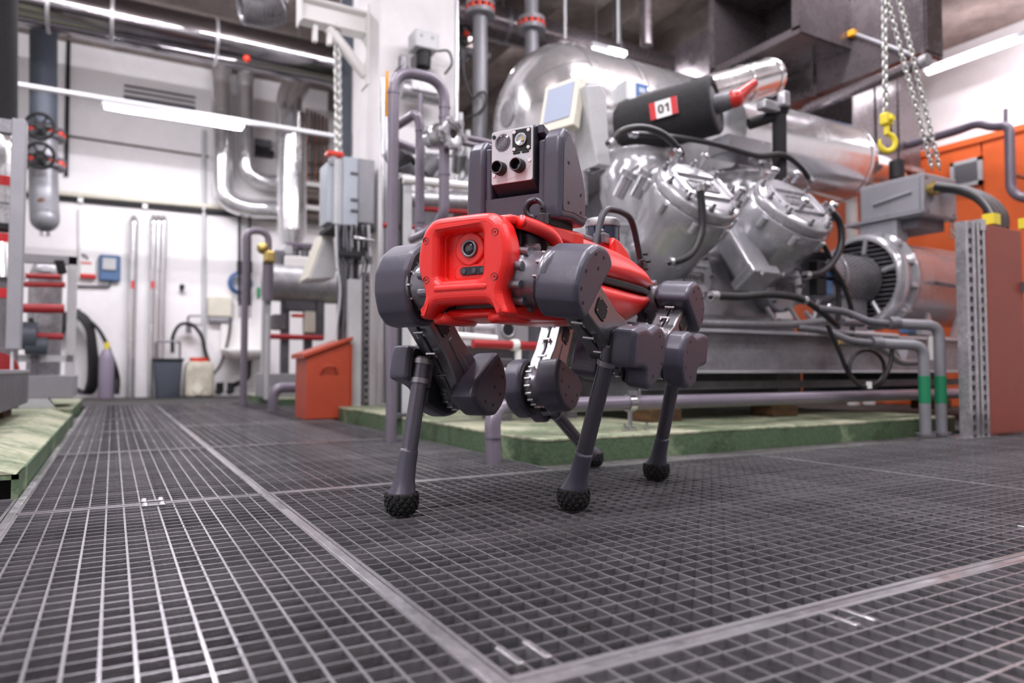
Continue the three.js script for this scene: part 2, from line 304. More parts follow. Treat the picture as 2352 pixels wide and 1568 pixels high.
// ---------------------------------------------------------------- green plinths
function plinth(x0, x1, z0, z1, h, label) {
  const t = thing('concrete_plinth', label, 'plinth', V((x0 + x1) / 2, 0, (z0 + z1) / 2));
  part(t, 'painted_side', span(x0, x1, PIT, h - .012, z0, z1), M.green); part(t, 'worn_top', span(x0 - .002, x1 + .002, h - .014, h, z0 - .002, z1 + .002, .006), M.worn); return t;
}
plinth(1.225, 3.62, -4.42, -1.98, .075, 'long green painted plinth with worn pale rim under the compressor');
{ const z = -2.06, t = thing('concrete_plinth', 'near green plinth with rubbed edge and open channel end beside the walkway', 'plinth', V(-.8, 0, -3.3));
  part(t, 'painted_side', [span(-1.5, -.19, PIT, .052, -4.72, z - .16), span(-.205, -.19, PIT, .052, z - .16, z), span(-1.5, -.19, .04, .052, z - .16, z), span(-1.5, -.24, -.03, .04, z - .19, z - .15)], M.green);
  part(t, 'worn_top', [span(-1.5, -.3, .05, .085, -4.72, z), frame(extrude([[-.3, .05], [-.19, .05], [-.3, .085]], Math.abs(-4.72 - z)), V(0, 0, -4.72), X1, Y1, Z1)], M.worn);
  part(t, 'recess_shade_sheet', span(-1.5, -.21, -.06, .04, z - .15, z - .14), M.black); }  // black sheet stands in for the shade inside the open channel
plinth(-1.7, -.22, -7.0, -5.3, .06, 'far low green plinth under the second pipe skid');
plinth(1.2, 2.9, -7.6, -6.2, .06, 'low green plinth behind the orange bin');

// ---------------------------------------------------------------- lamps
function lamp(c, alongX, len, label, o = {}) {
  const t = thing('batten_lamp', label, 'lamp', c, o.group), w = .032;
  const g = (a, b, y0, y1) => alongX ? span(c.x - a, c.x + a, y0, y1, c.z - b, c.z + b, .006) : span(c.x - b, c.x + b, y0, y1, c.z - a, c.z + a, .006);
  part(t, 'housing', g(len / 2 + .02, w / 2 + .008, c.y, c.y + .04), M.lampBody);
  part(t, 'lamp_tube', g(len / 2, w / 2, c.y - .024, c.y - .001), M.lampGlow, { label: 'glowing tube cover' });
  const l = new THREE.RectAreaLight('#fbf7ff', LAMP_POWER * (o.k ?? 1), alongX ? len : w, alongX ? w : len); l.position.set(0, -.028, 0); l.rotation.x = -Math.PI / 2; l.name = 'lamp_light'; t.add(l);
  for (const s of [-1, 1]) { const q = new THREE.RectAreaLight('#fbf7ff', LAMP_POWER * (o.k ?? 1) * .7, len, .018); const n = alongX ? V(0, -.12, s) : V(s, -.12, 0); q.position.copy(n.clone().multiplyScalar(w / 2 + .012)).setY(-.02); q.up.set(alongX ? 0 : 0, 1, 0); q.lookAt(c.clone().add(q.position).add(n.clone())); q.name = 'lamp_light'; t.add(q); }
  if (o.rods) part(t, 'suspension_rod', [-.4, .4].map(k => rod(V(c.x + (alongX ? k * len : 0), c.y + .05, c.z + (alongX ? 0 : k * len)), V(c.x + (alongX ? k * len : 0), RH, c.z + (alongX ? 0 : k * len)), .005, 6)), M.zinc);
  return t;
}
{ const a = onZ(240, 240, -7.3), b = onZ(555, 297, -7.3), y = (a.y + b.y) / 2;
  lamp(V((a.x + b.x) / 2, y, -7.3), true, b.x - a.x, 'glowing tube lamp hung on a rail before the white back wall', { k: 1.2 });
  const p = onZ(0, 185, -7.3), q = onZ(775, 318, -7.3);
  single('lamp_rail', 'thin pale mounting rail carrying the lamp across the back wall', 'rail', span(p.x - 1.2, q.x + .2, y + .05, y + .085, -7.33, -7.27, .005), M.lampBody); }
{ const a = onX(2130, 166, 5.75), b = onX(2352, 62, 5.75); lamp(V(5.75, a.y, (a.z + b.z) / 2 + .3), false, (b.z - a.z) + .6, 'long glowing tube lamp under the ceiling along the white right wall', { k: .4 }); }
{ const a = onZ(1362, 108, -4.9), b = onZ(1433, 128, -4.9); lamp(V((a.x + b.x) / 2, a.y, -4.9), true, b.x - a.x, 'tube lamp hanging behind the big aluminium tank', { rods: true }); }
{ const a = onZ(1150, 92, -6.6); lamp(V(a.x, a.y, -6.6), true, 1.0, 'tube lamp glimpsed behind the red flanged riser pipes', { rods: true }); }
for (const [x, z, u, l] of [[-.4, -2.7, 3.4, 'overhead tube lamp above the walkway and near plinth'], [.9, -.9, 3.4, 'overhead tube lamp above the robot'], [-1.6, -.35, 3.3, 'overhead tube lamp above the side aisle that the robot faces'], [.2, 1.0, 3.4, 'overhead tube lamp over the walkway behind the viewer'], [2.6, 1.0, 3.4, 'overhead tube lamp behind the viewer on the compressor side'], [4.1, -.2, 3.4, 'overhead tube lamp in front of the orange enclosure'], [2.7, -2.5, 3.55, 'overhead tube lamp above the compressor heads'], [4.2, -2.6, 3.55, 'overhead tube lamp above the motor'], [-1.9, -5.9, 3.75, 'first overhead tube lamp of the row before the ceiling duct'], [-.2, -5.9, 3.75, 'second overhead tube lamp of the row before the ceiling duct'], [1.5, -5.9, 3.75, 'overhead tube lamp of the duct row beside the pillar']]) lamp(V(x, u, z), true, 1.5, l, { rods: u < 3.5, k: l.includes('robot faces') ? 2.4 : l.includes('above the robot') ? 1.8 : /compressor heads|near plinth/.test(l) ? 1.6 : 1.1, group: 'overhead tube lamps of the hall' });
// ---------------------------------------------------------------- the robot: local x = forward, y = up, z = its right side
const R = (F, L, U) => V(F, U, -L);
const robot = thing('quadruped_robot', 'red and charcoal four legged inspection robot walking across the grating', 'robot', V(.678, 0, -1.234));
robot._b = ZERO; robot.rotation.y = 210 * Math.PI / 180;
const bodyGroup = n => { const g = new THREE.Group(); g.name = n; g._b = ZERO; robot.add(g); return g; };
const rolled = g => { const f = h => h.translate(0, -.49, 0).rotateX(-.008).translate(0, .49, 0); Array.isArray(g) ? g.flat(9).forEach(f) : f(g); return g; };
const AX = V(1, 0, 0), AY = V(0, 1, 0), AZ = V(0, 0, 1), LV = V(0, 0, -1);
const face = (s, F0, depth, bevel, seg = 3) => frame(extrude(s, depth, bevel, seg), V(F0, 0, 0), LV, AY, AX);      // drawn in (L, U), thick along F
const side = (s, L0, L1, bevel, seg = 3) => frame(extrude(s, L1 - L0, bevel, seg), R(0, L1, 0), AX, AY, AZ);      // drawn in (F, U), thick along L
const holed = (outer, ...holes) => { const s = shapeOf(outer); holes.forEach(h => s.holes.push(new THREE.Path(h.map(p => new THREE.Vector2(p[0], p[1]))))); return s; };
const off = (pts, x, y) => pts.map(p => [p[0] + x, p[1] + y]);
const smoothClosed = (pts, n = 64, tension = .5) => new THREE.CatmullRomCurve3(pts.map(p => V(p[0], p[1], 0)), true, 'catmullrom', tension).getPoints(n).slice(0, n).map(p => [p.x, p.y]);
{ // ---- torso
  const t = bodyGroup('torso'), P = (n, g, m, o) => part(t, n, rolled(g), m, o), c = -.014;
  const hw = [[.0, .588], [.05, .588], [.072, .582], [.088, .566], [.098, .54], [.103, .512], [.1, .485], [.091, .46], [.086, .44], [.092, .42], [.098, .404], [.09, .397], [.076, .402], [.066, .414], [.052, .422], [0, .423]];
  const outline = smoothClosed([...hw.slice(1), ...hw.slice(1, -1).reverse().map(([a, b]) => [-a, b])].map(([a, b]) => [a + c, b]), 110, .35);
  const win = off(rrect(.098, .09, .012), c - .004, .514), win2 = off(rrect(.094, .088, .01), c - .004, .514);
  P('front_shell', [face(holed(outline, win), .078, .058, .017, 5)], M.redBody);
  P('front_recess', [face(holed(off(rrect(.14, .13, .02), c - .006, .511), win2), .08, .03, .004), face(off(rrect(.13, .12, .01), c - .006, .511), .09, .01, 0), face(off(smoothClosed([[0, .034], [.028, .018], [.03, -.012], [0, -.032], [-.03, -.012], [-.028, .018]]), c, .527), .094, .012, .004), face(off(rrect(.086, .03, .012), c + .008, .484), .094, .011, .004)], M.redBody, { label: 'recessed red panel around the front cameras' });
  P('lip', [face(off(rrect(.12, .012, .0055), c, .4515), .118, .021, .005)], M.redBody);
  const lc = R(.1055, c + .002, .528);
  P('camera_ring', [lathe([[.0165, 0], [.0172, .003], [.0165, .0052], [.0128, .0055], [.012, .003]], lc, AX, 32)], M.zinc); P('camera_lens', [lathe([[0, .0062], [.005, .0056], [.009, .0042], [.0122, .002], [.0122, 0]].reverse(), lc, AX, 32)], M.glass);
  P('depth_camera', [face(off(rrect(.056, .0155, .007), c + .01, .486), .102, .007, .001)], M.darker);
  for (const k of [-.019, .004, .023]) P('depth_camera_lens', [cyl(R(.1095, c + .01 + k, .486), AX, .0052, .002, 18)], M.glass);
  P('status_hole', [cyl(R(.1005, c + .002, .5515), AX, .003, .002, 10)], M.black);
  for (const [a, b] of [[-.079, .545], [.076, .548], [-.077, .47], [.075, .468]]) P('screw', [lathe([[0, 0], [.0042, 0], [.0066, .0035], [.0072, .0015], [.0072, -.003]], R(.1335, c + a, b), AX, 16), cyl(R(.1345, c + a, b), AX, .0026, .003, 6)], M.darker);
  // dark inside of the front bay and the drives' bulkhead
  P('inner_frame', [span(.06, -.12, .43, .57, -.072, .072, .006), span(.055, -.1, .44, .56, -.084, .084, .004)], M.darker);
  for (const [f, u] of [[.03, .562], [-.01, .56], [-.05, .56]]) P('frame_bolt', [cyl(R(f, .085, u), LV, .003, .003, 8)], M.bolt);
  // top deck, arches over the drives, belly
  const deck = [[.095, .075, .57, .587], [.04, .088, .566, .588], [-.04, .092, .563, .588], [-.09, .1, .558, .588], [-.14, .108, .553, .588]];
  P('top_deck', [loft(deck.map(([f, w, a, b]) => rrect(w * 2, b - a, .007).map(([l, u]) => R(f, l, u + (a + b) / 2))))], M.redBody);
  for (const s of [1, -1]) P('side_arch', [sweep(bent([R(.088, s * .088, .572), R(.03, s * .094, .57), R(-.02, s * .1, .562), R(-.062, s * .108, .5), R(-.07, s * .106, .45)], .03), .0135, 10)], M.redBody);
  P('belly_pan', [loft([[.1, .07, .398, .412], [.05, .085, .396, .425], [-.02, .1, .397, .436], [-.09, .112, .4, .45]].map(([f, w, a, b]) => rrect(w * 2, b - a, .006).map(([l, u]) => R(f, l, u + (a + b) / 2))))], M.redBody);
  for (const s of [-1, 1]) P('skid_pad', [loft([[.11, .016], [.09, .026], [.04, .028], [.01, .018]].map(([f, w]) => rrect(w * 2, .02, .008).map(([l, u]) => R(f, s * .062 + c + l, u + .398))))], M.redBody);
  P('slot_shade_bar', [span(.075, .06, .405, .428, -.05 - c, .052 - c, .003)], M.greyDark);  // dark filler in the open slot under the shell, in place of its shade
  // rear hull in two halves with the dark strap between
  const up = [[-.1, .104, .505, .584, .02], [-.16, .118, .505, .588, .025], [-.24, .126, .505, .587, .03], [-.33, .13, .505, .585, .034], [-.41, .128, .506, .58, .034], [-.475, .122, .508, .571, .03], [-.52, .112, .51, .556, .022], [-.553, .098, .512, .536, .011], [-.562, .09, .513, .53, .008]];
  const lo = [[-.1, .11, .402, .493, .02], [-.17, .122, .4, .493, .028], [-.26, .128, .402, .493, .034], [-.35, .128, .41, .493, .036], [-.43, .124, .424, .493, .032], [-.5, .114, .446, .494, .02], [-.545, .1, .468, .495, .012], [-.558, .09, .478, .495, .008]];
  const hull = (list, crease) => loft(list.map(([f0, w, a, b, r]) => [(f0 + .1) * 1.1 - .1, w, a, b, r]).map(([f, w, a, b, r]) => rrect(w * 2, b - a, Math.min(r, (b - a) / 2.05), 6).map(([l, u]) => { const k = (u + (b - a) / 2) / (b - a); const tip = crease > 0 ? 1 - .3 * Math.max(0, k - .35) : 1 - .34 * Math.max(0, .7 - k); return R(f, l * tip, u + (a + b) / 2); })));
  P('rear_hull_top', [hull(up, 1)], M.redBody); P('rear_hull_bottom', [hull(lo, -1)], M.redBody);
  P('strap', [loft([[-.1, .1], [-.2, .116], [-.35, .122], [-.48, .118], [-.57, .104], [-.605, .09]].map(([f, w]) => rrect(w * 2, .016, .003).map(([l, u]) => R(f, l, u + .5))))], M.black);
  for (const s of [1, -1]) P('strap_buckle', [frame(extrude(holed(rrect(.034, .022, .005), rrect(.016, .008, .002)), .006, .001), R(-.572, s * .112, .502), V(-.95, 0, s * .3).normalize(), AY, V(s * .3, 0, s * .95).cross(AY).cross(AY).normalize())], M.zinc);
  P('deck_block', [loft([[-.36, .05, .616], [-.39, .052, .613], [-.43, .056, .6], [-.455, .06, .586]].map(([f, w, b]) => rrect(.034, b - .57, .007).map(([l, u]) => R(f, .072 + l, u + (b + .57) / 2))))], M.redBody);
  // lidar and its roll bar
  P('lidar', [lathe([[0, 0], [.043, 0], [.0445, .004], [.0445, .062], [.043, .066], [0, .066]], R(-.5, -.004, .607), AY, 36)], M.lidar, { label: 'dark blue glossy lidar drum' });
  P('lidar_cap', [lathe([[.0445, 0], [.046, .003], [.045, .018], [.04, .022], [0, .023]], R(-.5, -.004, .672), AY, 36)], M.aluDull);
  for (const s of [1, -1]) P('roll_bar', [sweep(bent([R(-.32, s * .056, .59), R(-.36, s * .058, .69), R(-.46, s * .06, .703), R(-.545, s * .06, .7), R(-.6, s * .064, .59)], .04), .0085, 8)], M.darker);
  P('roll_bar_foot', [1, -1].flatMap(s => [ringG(R(-.605, s * .066, .585), LV, .015, .006, 18), span(-.62, -.59, .57, .59, -s * .066 - .01, -s * .066 + .01, .003), ...[0, 1, 2, 3].map(i => cyl(R(-.605 + Math.cos(i * 1.5) * .02, s * .076, .592 + Math.sin(i * 1.5) * .02), LV, .004, .012, 8))]), M.darker);
  P('connector', [span(-.36, -.33, .6, .625, -.075, -.045, .003), ball(R(-.34, .06, .63), .008), ball(R(-.36, .05, .63), .007), span(-.3, -.2, .598, .61, -.06, .06, .004)], M.zinc);
  for (const s of [1, -1]) for (const f of [.045, -.555]) P('hip_socket', [cyl(R(f, s * .092, .475), LV, .05, .016, 28)], M.darker);
}
{ // ---- sensor head
  const t = bodyGroup('sensor_head'), P = (n, g, m, o) => part(t, n, rolled(g), m, o);
  const prof = smoothClosed([[-.026, .6], [-.024, .64], [-.026, .73], [-.031, .764], [-.048, .784], [-.07, .783], [-.092, .764], [-.125, .716], [-.143, .675], [-.147, .64], [-.147, .612], [-.14, .6], [-.08, .604]], 90, .25);
  P('side_shell', [side(prof, .068, .112, .011, 4)], M.dark); P('side_shell', [side(prof, -.112, -.068, .011, 4)], M.dark);
  P('side_cover', [side(prof.map(([a, b]) => [-.087 + (a + .087) * .82, .687 + (b - .687) * .82]), .1115, .1135, .0008, 1)], M.dark);
  for (const [f, u] of [[-.058, .715], [-.115, .662], [-.058, .635], [-.115, .625]]) P('cover_screw', [cyl(R(f, .1138, u), LV, .0034, .0012, 12)], M.black);
  P('front_wall', [side([[-.036, .59], [-.034, .655], [-.05, .66], [-.13, .66], [-.13, .59]], -.07, .07, .002)], M.dark);
  for (const s of [1, -1]) P('window_pillar', [span(-.036, -.12, .65, .765, -s * .072, -s * .055, .006)], M.dark);
  P('housing_back', [span(-.122, -.132, .65, .74, -.068, .068, .002)], M.dark);
  // tilting head
  const h0 = .0; const L = k => h0 - .048 + .098 * k, U = k => .792 - .11 * k;
  P('head_body', [side([[-.028, .681], [-.027, .79], [-.036, .796], [-.095, .785], [-.11, .75], [-.1, .68], [-.062, .655]], h0 - .049, h0 + .051, .003)], M.darker);
  P('head_face', [face(off(rrect(.097, .11, .004), h0 + .001, .737), -.0275, .004, .001)], M.headPlate, { label: 'light grey metal face plate' });
  const at = (u, v, f = -.0235) => R(f, L(u), U(v));
  P('spotlight_lens', [lathe([[0, .0035], [.009, .0028], [.0155, .0012], [.0175, 0], [.019, 0], [.019, -.002]], at(.28, .23), AX, 36), ...[.005, .009, .013].map(r => ringG(at(.28, .23, -.021), AX, r, .0009, 28))], M.lens);
  P('led_plate', [face(off(rrect(.042, .044, .002), L(.74), U(.24)), -.0242, .003, .0006)], M.black);
  P('led_reflector', [lathe([[0, .001], [.004, .0012], [.0085, .003], [.0125, .0045], [.0135, .0035], [.0135, 0]], at(.74, .24, -.0212), AX, 28)], M.steel); P('led_chip', [span(-.0185, -.0205, U(.24) - .003, U(.24) + .004, -L(.8) - .004, -L(.8) + .004)], M.brass);
  for (const [a, b] of [[-.0165, .0175], [.0165, .0175], [-.0165, -.0175], [.0165, -.0175]]) P('screw', [cyl(R(-.0208, L(.74) + a, U(.24) + b), AX, .0036, .002, 12), cyl(R(-.0196, L(.74) + a, U(.24) + b), AX, .0012, .001, 6)], M.white);
  for (const k of [.62, .83]) P('speaker_slot', [face(off(rrect(.0165, .0045, .002), L(k), U(.47)), -.0245, .0016, 0)], M.black);
  P('aperture', [cyl(at(.07, .1, -.0225), AX, .0042, .002, 14)], M.black);
  P('lens_bezel', [face(smoothClosed([[L(.05), U(.8)], [L(.2), U(.56)], [L(.55), U(.5)], [L(.82), U(.53)], [L(.97), U(.68)], [L(.85), U(.87)], [L(.45), U(.93)], [L(.2), U(.95)]], 8, 0), -.0245, .0016, .0004)], M.headPlate);
  for (const k of [.25, .7]) { P('lens_tube', [lathe([[.0105, -.004], [.0105, .019], [.0125, .0205], [.0138, .0195], [.0142, 0]], at(k, .725), AX, 28)], M.black); P('lens_glass', [cyl(at(k, .725, -.0185), AX, .0104, .002, 24)], M.glass); P('lens_rim', [ringG(at(k, .725, -.0035), AX, .0122, .0012, 28)], M.greyDark); }
  for (const [u, v] of [[.08, .83], [.93, .64]]) P('screw', [cyl(at(u, v, -.022), AX, .0035, .002, 12)], M.white);
  P('head_hinge_block', [side([[-.04, .78], [-.04, .796], [-.1, .78], [-.11, .75]], h0 + .05, h0 + .066, .003)], M.dark);
  // clamp at the foot of the housing
  P('clamp_ring', [lathe([[.0125, -.008], [.0215, -.008], [.0215, .008], [.0125, .008], [.0125, -.008]], R(.012, .075, .612), V(.9, 0, -.25), 28), span(.0, .02, .58, .602, -.1, -.05, .003), ...[0, 1, 2, 3, 4].map(i => { const a = i * 1.25; return cyl(R(.018, .075 + Math.cos(a) * .017, .612 + Math.sin(a) * .017), AX, .003, .008, 8); })], M.darker);
  P('pedestal', [span(-.02, -.13, .585, .612, -.09, .09, .006)], M.black); P('cable_duct', [pipe([R(-.12, .02, .6), R(-.2, .03, .602), R(-.3, .03, .6)], .012)], M.greyDark);
}
// ---- legs
function leg(o) {
  const s = o.s, g = new THREE.Group(); g.name = 'leg'; g._b = ZERO; robot.add(g);
  const LX = .1 + (o.dw ?? 0), pivot = R(0, s * LX, .475), ro = s * o.roll; // positive roll brings the foot inward
  const rot = new THREE.Matrix4().makeTranslation(pivot.x, pivot.y, pivot.z).multiply(new THREE.Matrix4().makeRotationX(-ro)).multiply(new THREE.Matrix4().makeTranslation(-pivot.x, -pivot.y, -pivot.z));
  const P = (n, geos, m, opt) => { const l = (Array.isArray(geos) ? geos.flat(9) : [geos]); l.forEach(q => q.applyMatrix4(rot)); return part(g, n, l, m, opt); };
  const H = o.H, K = o.K, sub = (a, b) => [a[0] - b[0], a[1] - b[1]], unit = v => { const l = Math.hypot(...v); return [v[0] / l, v[1] / l]; };
  const t = unit(sub(K, H)), n = [-t[1], t[0]]; if (n[1] > 0) { n[0] *= -1; n[1] *= -1; }
  const len = Math.hypot(...sub(K, H)), front = o.front ? 1 : -1;
  const inFrame = (pts, c) => { const r = pts.map(([a, b]) => [c[0] + t[0] * a + n[0] * b, c[1] + t[1] * a + n[1] * b]); return THREE.ShapeUtils.isClockWise(r.map(p => new THREE.Vector2(...p))) ? r.reverse() : r; };
  const slab = (pts, w0, w1, bevel, seg) => s > 0 ? side(pts, LX + w0, LX + w1, bevel, seg) : side(pts, -LX - w1, -LX - w0, bevel, seg);
  const pt = (c, w) => R(c[0], s * (LX + w), c[1]); const ax = V(0, 0, -s);
  const disc = (c, w, r, h, seg = 28) => cyl(pt(c, w), ax, r, h, seg);
  const on = (c, a, b) => [c[0] + t[0] * a + n[0] * b, c[1] + t[1] * a + n[1] * b];
  // hip: ribbed drive and its cover
  P('hip_drive', [lathe([[.03, -.004], [.05, -.003], [.055, -.001], [.055, .012], [.051, .016], [.051, .05], [.056, .052], [.056, .07], [.03, .07]], pt(H, 0), ax, 36)], M.drive);
  for (let i = 0; i < 10; i++) { const a = i * .6283 + .3; P('drive_lug', [cyl(pt([H[0] + Math.cos(a) * .056, H[1] + Math.sin(a) * .056], .006), ax, .0085, .03, 12)], M.drive); }
  for (let i = 0; i < 12; i++) { const a = i * .5236; P('drive_bolt', [cyl(pt([H[0] + Math.cos(a) * .053, H[1] + Math.sin(a) * .053], .05), ax, .003, .012, 8)], M.bolt); }
  const cr = Math.cos(o.capRot ?? 0), sr = Math.sin(o.capRot ?? 0), capF = (k = 1, dx = 0) => { const r = inFrame(capP.map(([a, b]) => [a * k, b * k]), H).map(([f, u]) => { const x = f - H[0], y = u - H[1]; return [H[0] + x * cr - y * sr, H[1] + x * sr + y * cr]; }); return r; };
  const capP = smoothClosed([[.06, -.066], [.042, -.082], [.015, -.082], [-.02, -.066], [-.044, -.036], [-.053, 0], [-.05, .036], [-.034, .06], [-.006, .07], [.02, .066], [.04, .0]], 80, .3);
  P('hip_cover', [slab(capF(o.capK ?? 1), .05, .138, .011, 4)], M.dark, { label: 'charcoal moulded cover over the hip drive' });
  P('hip_cover_rim', [slab(capF(.9 * (o.capK ?? 1)), .0465, .051, .001)], M.black);
  P('cover_slot', [slab(inFrame(rrect(.02, .03, .003).map(([a, b]) => [a - .027, b - .034]), H), .046, .07, .001)], M.black);
  for (const [a, b] of [[-.02, -.045], [.012, -.058], [.004, -.03], [-.036, .0], [-.034, .034], [-.012, .05]]) P('cover_hole', [disc(on(H, a, b), .1378, .0036, .0016, 10)], M.black);
  // thigh: two half shells with a clipped seam on the leading face, vent on both sides
  const th = inFrame([[-.01, -.036], [len * .62, -.036], [len * .78, -.044], [len + .01, -.046], [len + .01, .046], [len * .78, .044], [len * .62, .036], [-.01, .036]], H);
  P('thigh', [slab(th, .056, .0855, .004), slab(th, .087, .117, .004)], M.thigh, { label: 'bare metal thigh housing' });
  P('thigh_rib', [slab(inFrame([[len * .5, -.006], [len * .95, -.012], [len * .95, .012], [len * .5, .006]], H), .0535, .058, .002)], M.thigh);
  for (const w of [.0535, .1165]) { const vn = P('vent', [slab(inFrame(rrect(.05, .034, .008).map(([a, b]) => [a + len * .36, b]), H), w, w + .003, .0008)], M.black); for (const [a, b] of [[-.02, -.012], [.02, -.012], [-.02, .012], [.02, .012]]) { const q = part(g, 'vent_screw', disc(on(H, len * .36 + a, b), w + .0015, .0022, .0046, 8).applyMatrix4(rot), M.bolt); } }
  const sgn = o.front ? 1 : -1;
  for (const k of [.3, .52, .74]) { const c = on(H, len * k, sgn * .0385); P('seam_clip', [disc(on(H, len * k, sgn * .041), .0863, .0042, .024, 10), ...[-.009, .009].map(q => rod(pt(on(H, len * k + q * .3, sgn * .0415), .0863 + q), pt(on(H, len * k + q * .3 + .012, sgn * .0415), .0863 + q), .0024, 8))], M.bolt); }
  P('seam_cable', [hose([.14, .3, .4, .52, .63, .74, .86].map((k, i) => pt(on(H, len * k, sgn * .0385), .0863 + (i % 2 ? .001 : -.001))), .0018, 30, 6)], M.darker);
  // knee: inner cover on the thigh, drive, shank cover outboard
  const kin = smoothClosed([[-.03, -.074], [.015, -.072], [.05, -.05], [.068, -.01], [.064, .032], [.036, .06], [0, .07], [-.034, .072], [-.048, .03], [-.04, -.03]], 70, .3);
  P('knee_cover', [slab(inFrame(kin, K), .01, .076, .011, 4)], M.dark, { label: 'charcoal moulded cover inside the knee' });
  for (const [a, b] of [[-.012, -.05], [.02, -.045], [.04, -.01], [.036, .028], [.008, .045], [.012, -.005]]) P('cover_hole', [disc(on(K, a, b), .0102, .0036, .0016, 10)], M.black);
  P('knee_drive', [lathe([[.03, -.022], [.05, -.02], [.05, .0], [.056, .004], [.056, .016], [.05, .02], [.05, .03], [.03, .03]], pt(K, .095), ax, 36)], M.drive);
  for (let i = 0; i < 18; i++) { const a = i * .349; P('drive_bolt', [cyl(pt([K[0] + Math.cos(a) * .0555, K[1] + Math.sin(a) * .0555], .105), ax, .0038, .016, 8)], M.bolt); }
  // shank frame: e1 from knee to tube head, e2 across it, upwards
  const T = o.T, e1 = unit(sub(T, K)), d = Math.hypot(...sub(T, K)); let e2 = [-e1[1], e1[0]]; if (e2[1] < 0) e2 = [-e2[0], -e2[1]];
  const inShank = pts => { const r = pts.map(([a, b]) => [K[0] + e1[0] * a + e2[0] * b, K[1] + e1[1] * a + e2[1] * b]); return THREE.ShapeUtils.isClockWise(r.map(p => new THREE.Vector2(...p))) ? r.reverse() : r; };
  const sc = smoothClosed([[d + .03, .05], [d + .034, .01], [d + .028, -.022], [d - .02, -.026], [d - .044, -.034], [d - .05, -.064], [.0, -.074], [-.045, -.056], [-.07, -.016], [-.07, .022], [-.05, .052], [-.01, .062], [.03, .052], [d - .02, .058]], 90, .3);
  P('shank_cover', [slab(inShank(sc), .122, .174, .012, 4)], M.dark, { label: 'charcoal moulded cover over the knee and shank head' });
  P('shank_cover_rim', [slab(inShank(sc.map(([a, b]) => [d * .25 + (a - d * .25) * .92, b * .9])), .1185, .123, .001)], M.black);
  for (const [a, b] of [[-.04, .015], [-.02, .038], [.0, -.045], [-.045, -.02]]) { const q = [K[0] + e1[0] * a + e2[0] * b, K[1] + e1[1] * a + e2[1] * b]; P('cover_hole', [disc(q, .1738, .0034, .0016, 10)], M.black); }
  P('shank_bracket', [slab(inShank([[d - .03, -.03], [d - .012, -.03], [d - .012, .04], [d - .03, .04]]), .1, .123, .002)], M.zinc);
  // tube, ankle and tyre-like foot
  const foot = R(...o.foot), top = pt(T, o.tw ?? .108).applyMatrix4(rot), dir = foot.clone().sub(top).normalize();
  const Q = (n2, geos, m, opt) => part(g, n2, geos, m, opt);
  const up = top.clone().addScaledVector(dir, -.03), ankle = foot.clone().addScaledVector(dir, -.075);
  Q('shank_tube', [rod(up, ankle, .0172, 28)], M.tube);
  for (const k of [-.02, .022]) Q('tube_clamp', [cyl(top.clone().addScaledVector(dir, k), dir, .0205, .011, 24)], M.thigh);
  Q('ankle', [lathe([[0, .03], [.0186, .03], [.0192, .022], [.0192, .0], [.0208, -.03], [.0255, -.052], [.0315, -.066], [.0325, -.074], [.031, -.08], [0, -.08]].map(([r, y]) => [r, y]).reverse(), ankle.clone().addScaledVector(dir, -.0), dir.clone().multiplyScalar(-1), 28)], M.dark);
  Q('foot', [lathe([[0, -.029], [.018, -.028], [.028, -.022], [.033, -.01], [.034, .002], [.033, .012], [.03, .016], [0, .017]], foot, AY, 28)], M.rubber, { label: 'black rubber foot' });
  const tread = []; [[-.0245, .025, -.75], [-.0165, .031, -.42], [-.0065, .0335, -.1], [.0025, .034, .0], [.011, .033, .15]].forEach(([y, r, ny], j) => { for (let i = 0; i < 14; i++) { const a = (i + (j % 2) * .5) / 14 * Math.PI * 2, h = Math.sqrt(1 - ny * ny), nrm = V(Math.cos(a) * h, ny, Math.sin(a) * h); const b = box(.0095, .0052, .0066, 0, 0, 0, .0014); b.rotateY(i % 2 ? .5 : -.4); tread.push(aim(b, foot.clone().add(V(Math.cos(a) * r, y, Math.sin(a) * r)), nrm)); } });
  Q('tread', tread, M.rubber, { kind: 'stuff' });
  return g;
}
leg({ s: -1, front: true, roll: .02, dw: .012, capRot: -1.0, capK: 1.12, H: [.05, .47], K: [-.14, .268], T: [-.012, .3], foot: [.045, -.222, .031] });
leg({ s: 1, front: true, roll: .12, dw: -.022, H: [.05, .474], K: [-.215, .352], T: [-.13, .348], foot: [-.185, .062, .031] });
leg({ s: 1, front: false, roll: .1, dw: -.014, H: [-.585, .474], K: [-.445, .345], T: [-.55, .35], foot: [-.672, .078, .031] });
leg({ s: -1, front: false, roll: .06, dw: -.034, H: [-.56, .472], K: [-.43, .266], T: [-.51, .2], foot: [-.825, -.182, .031] });
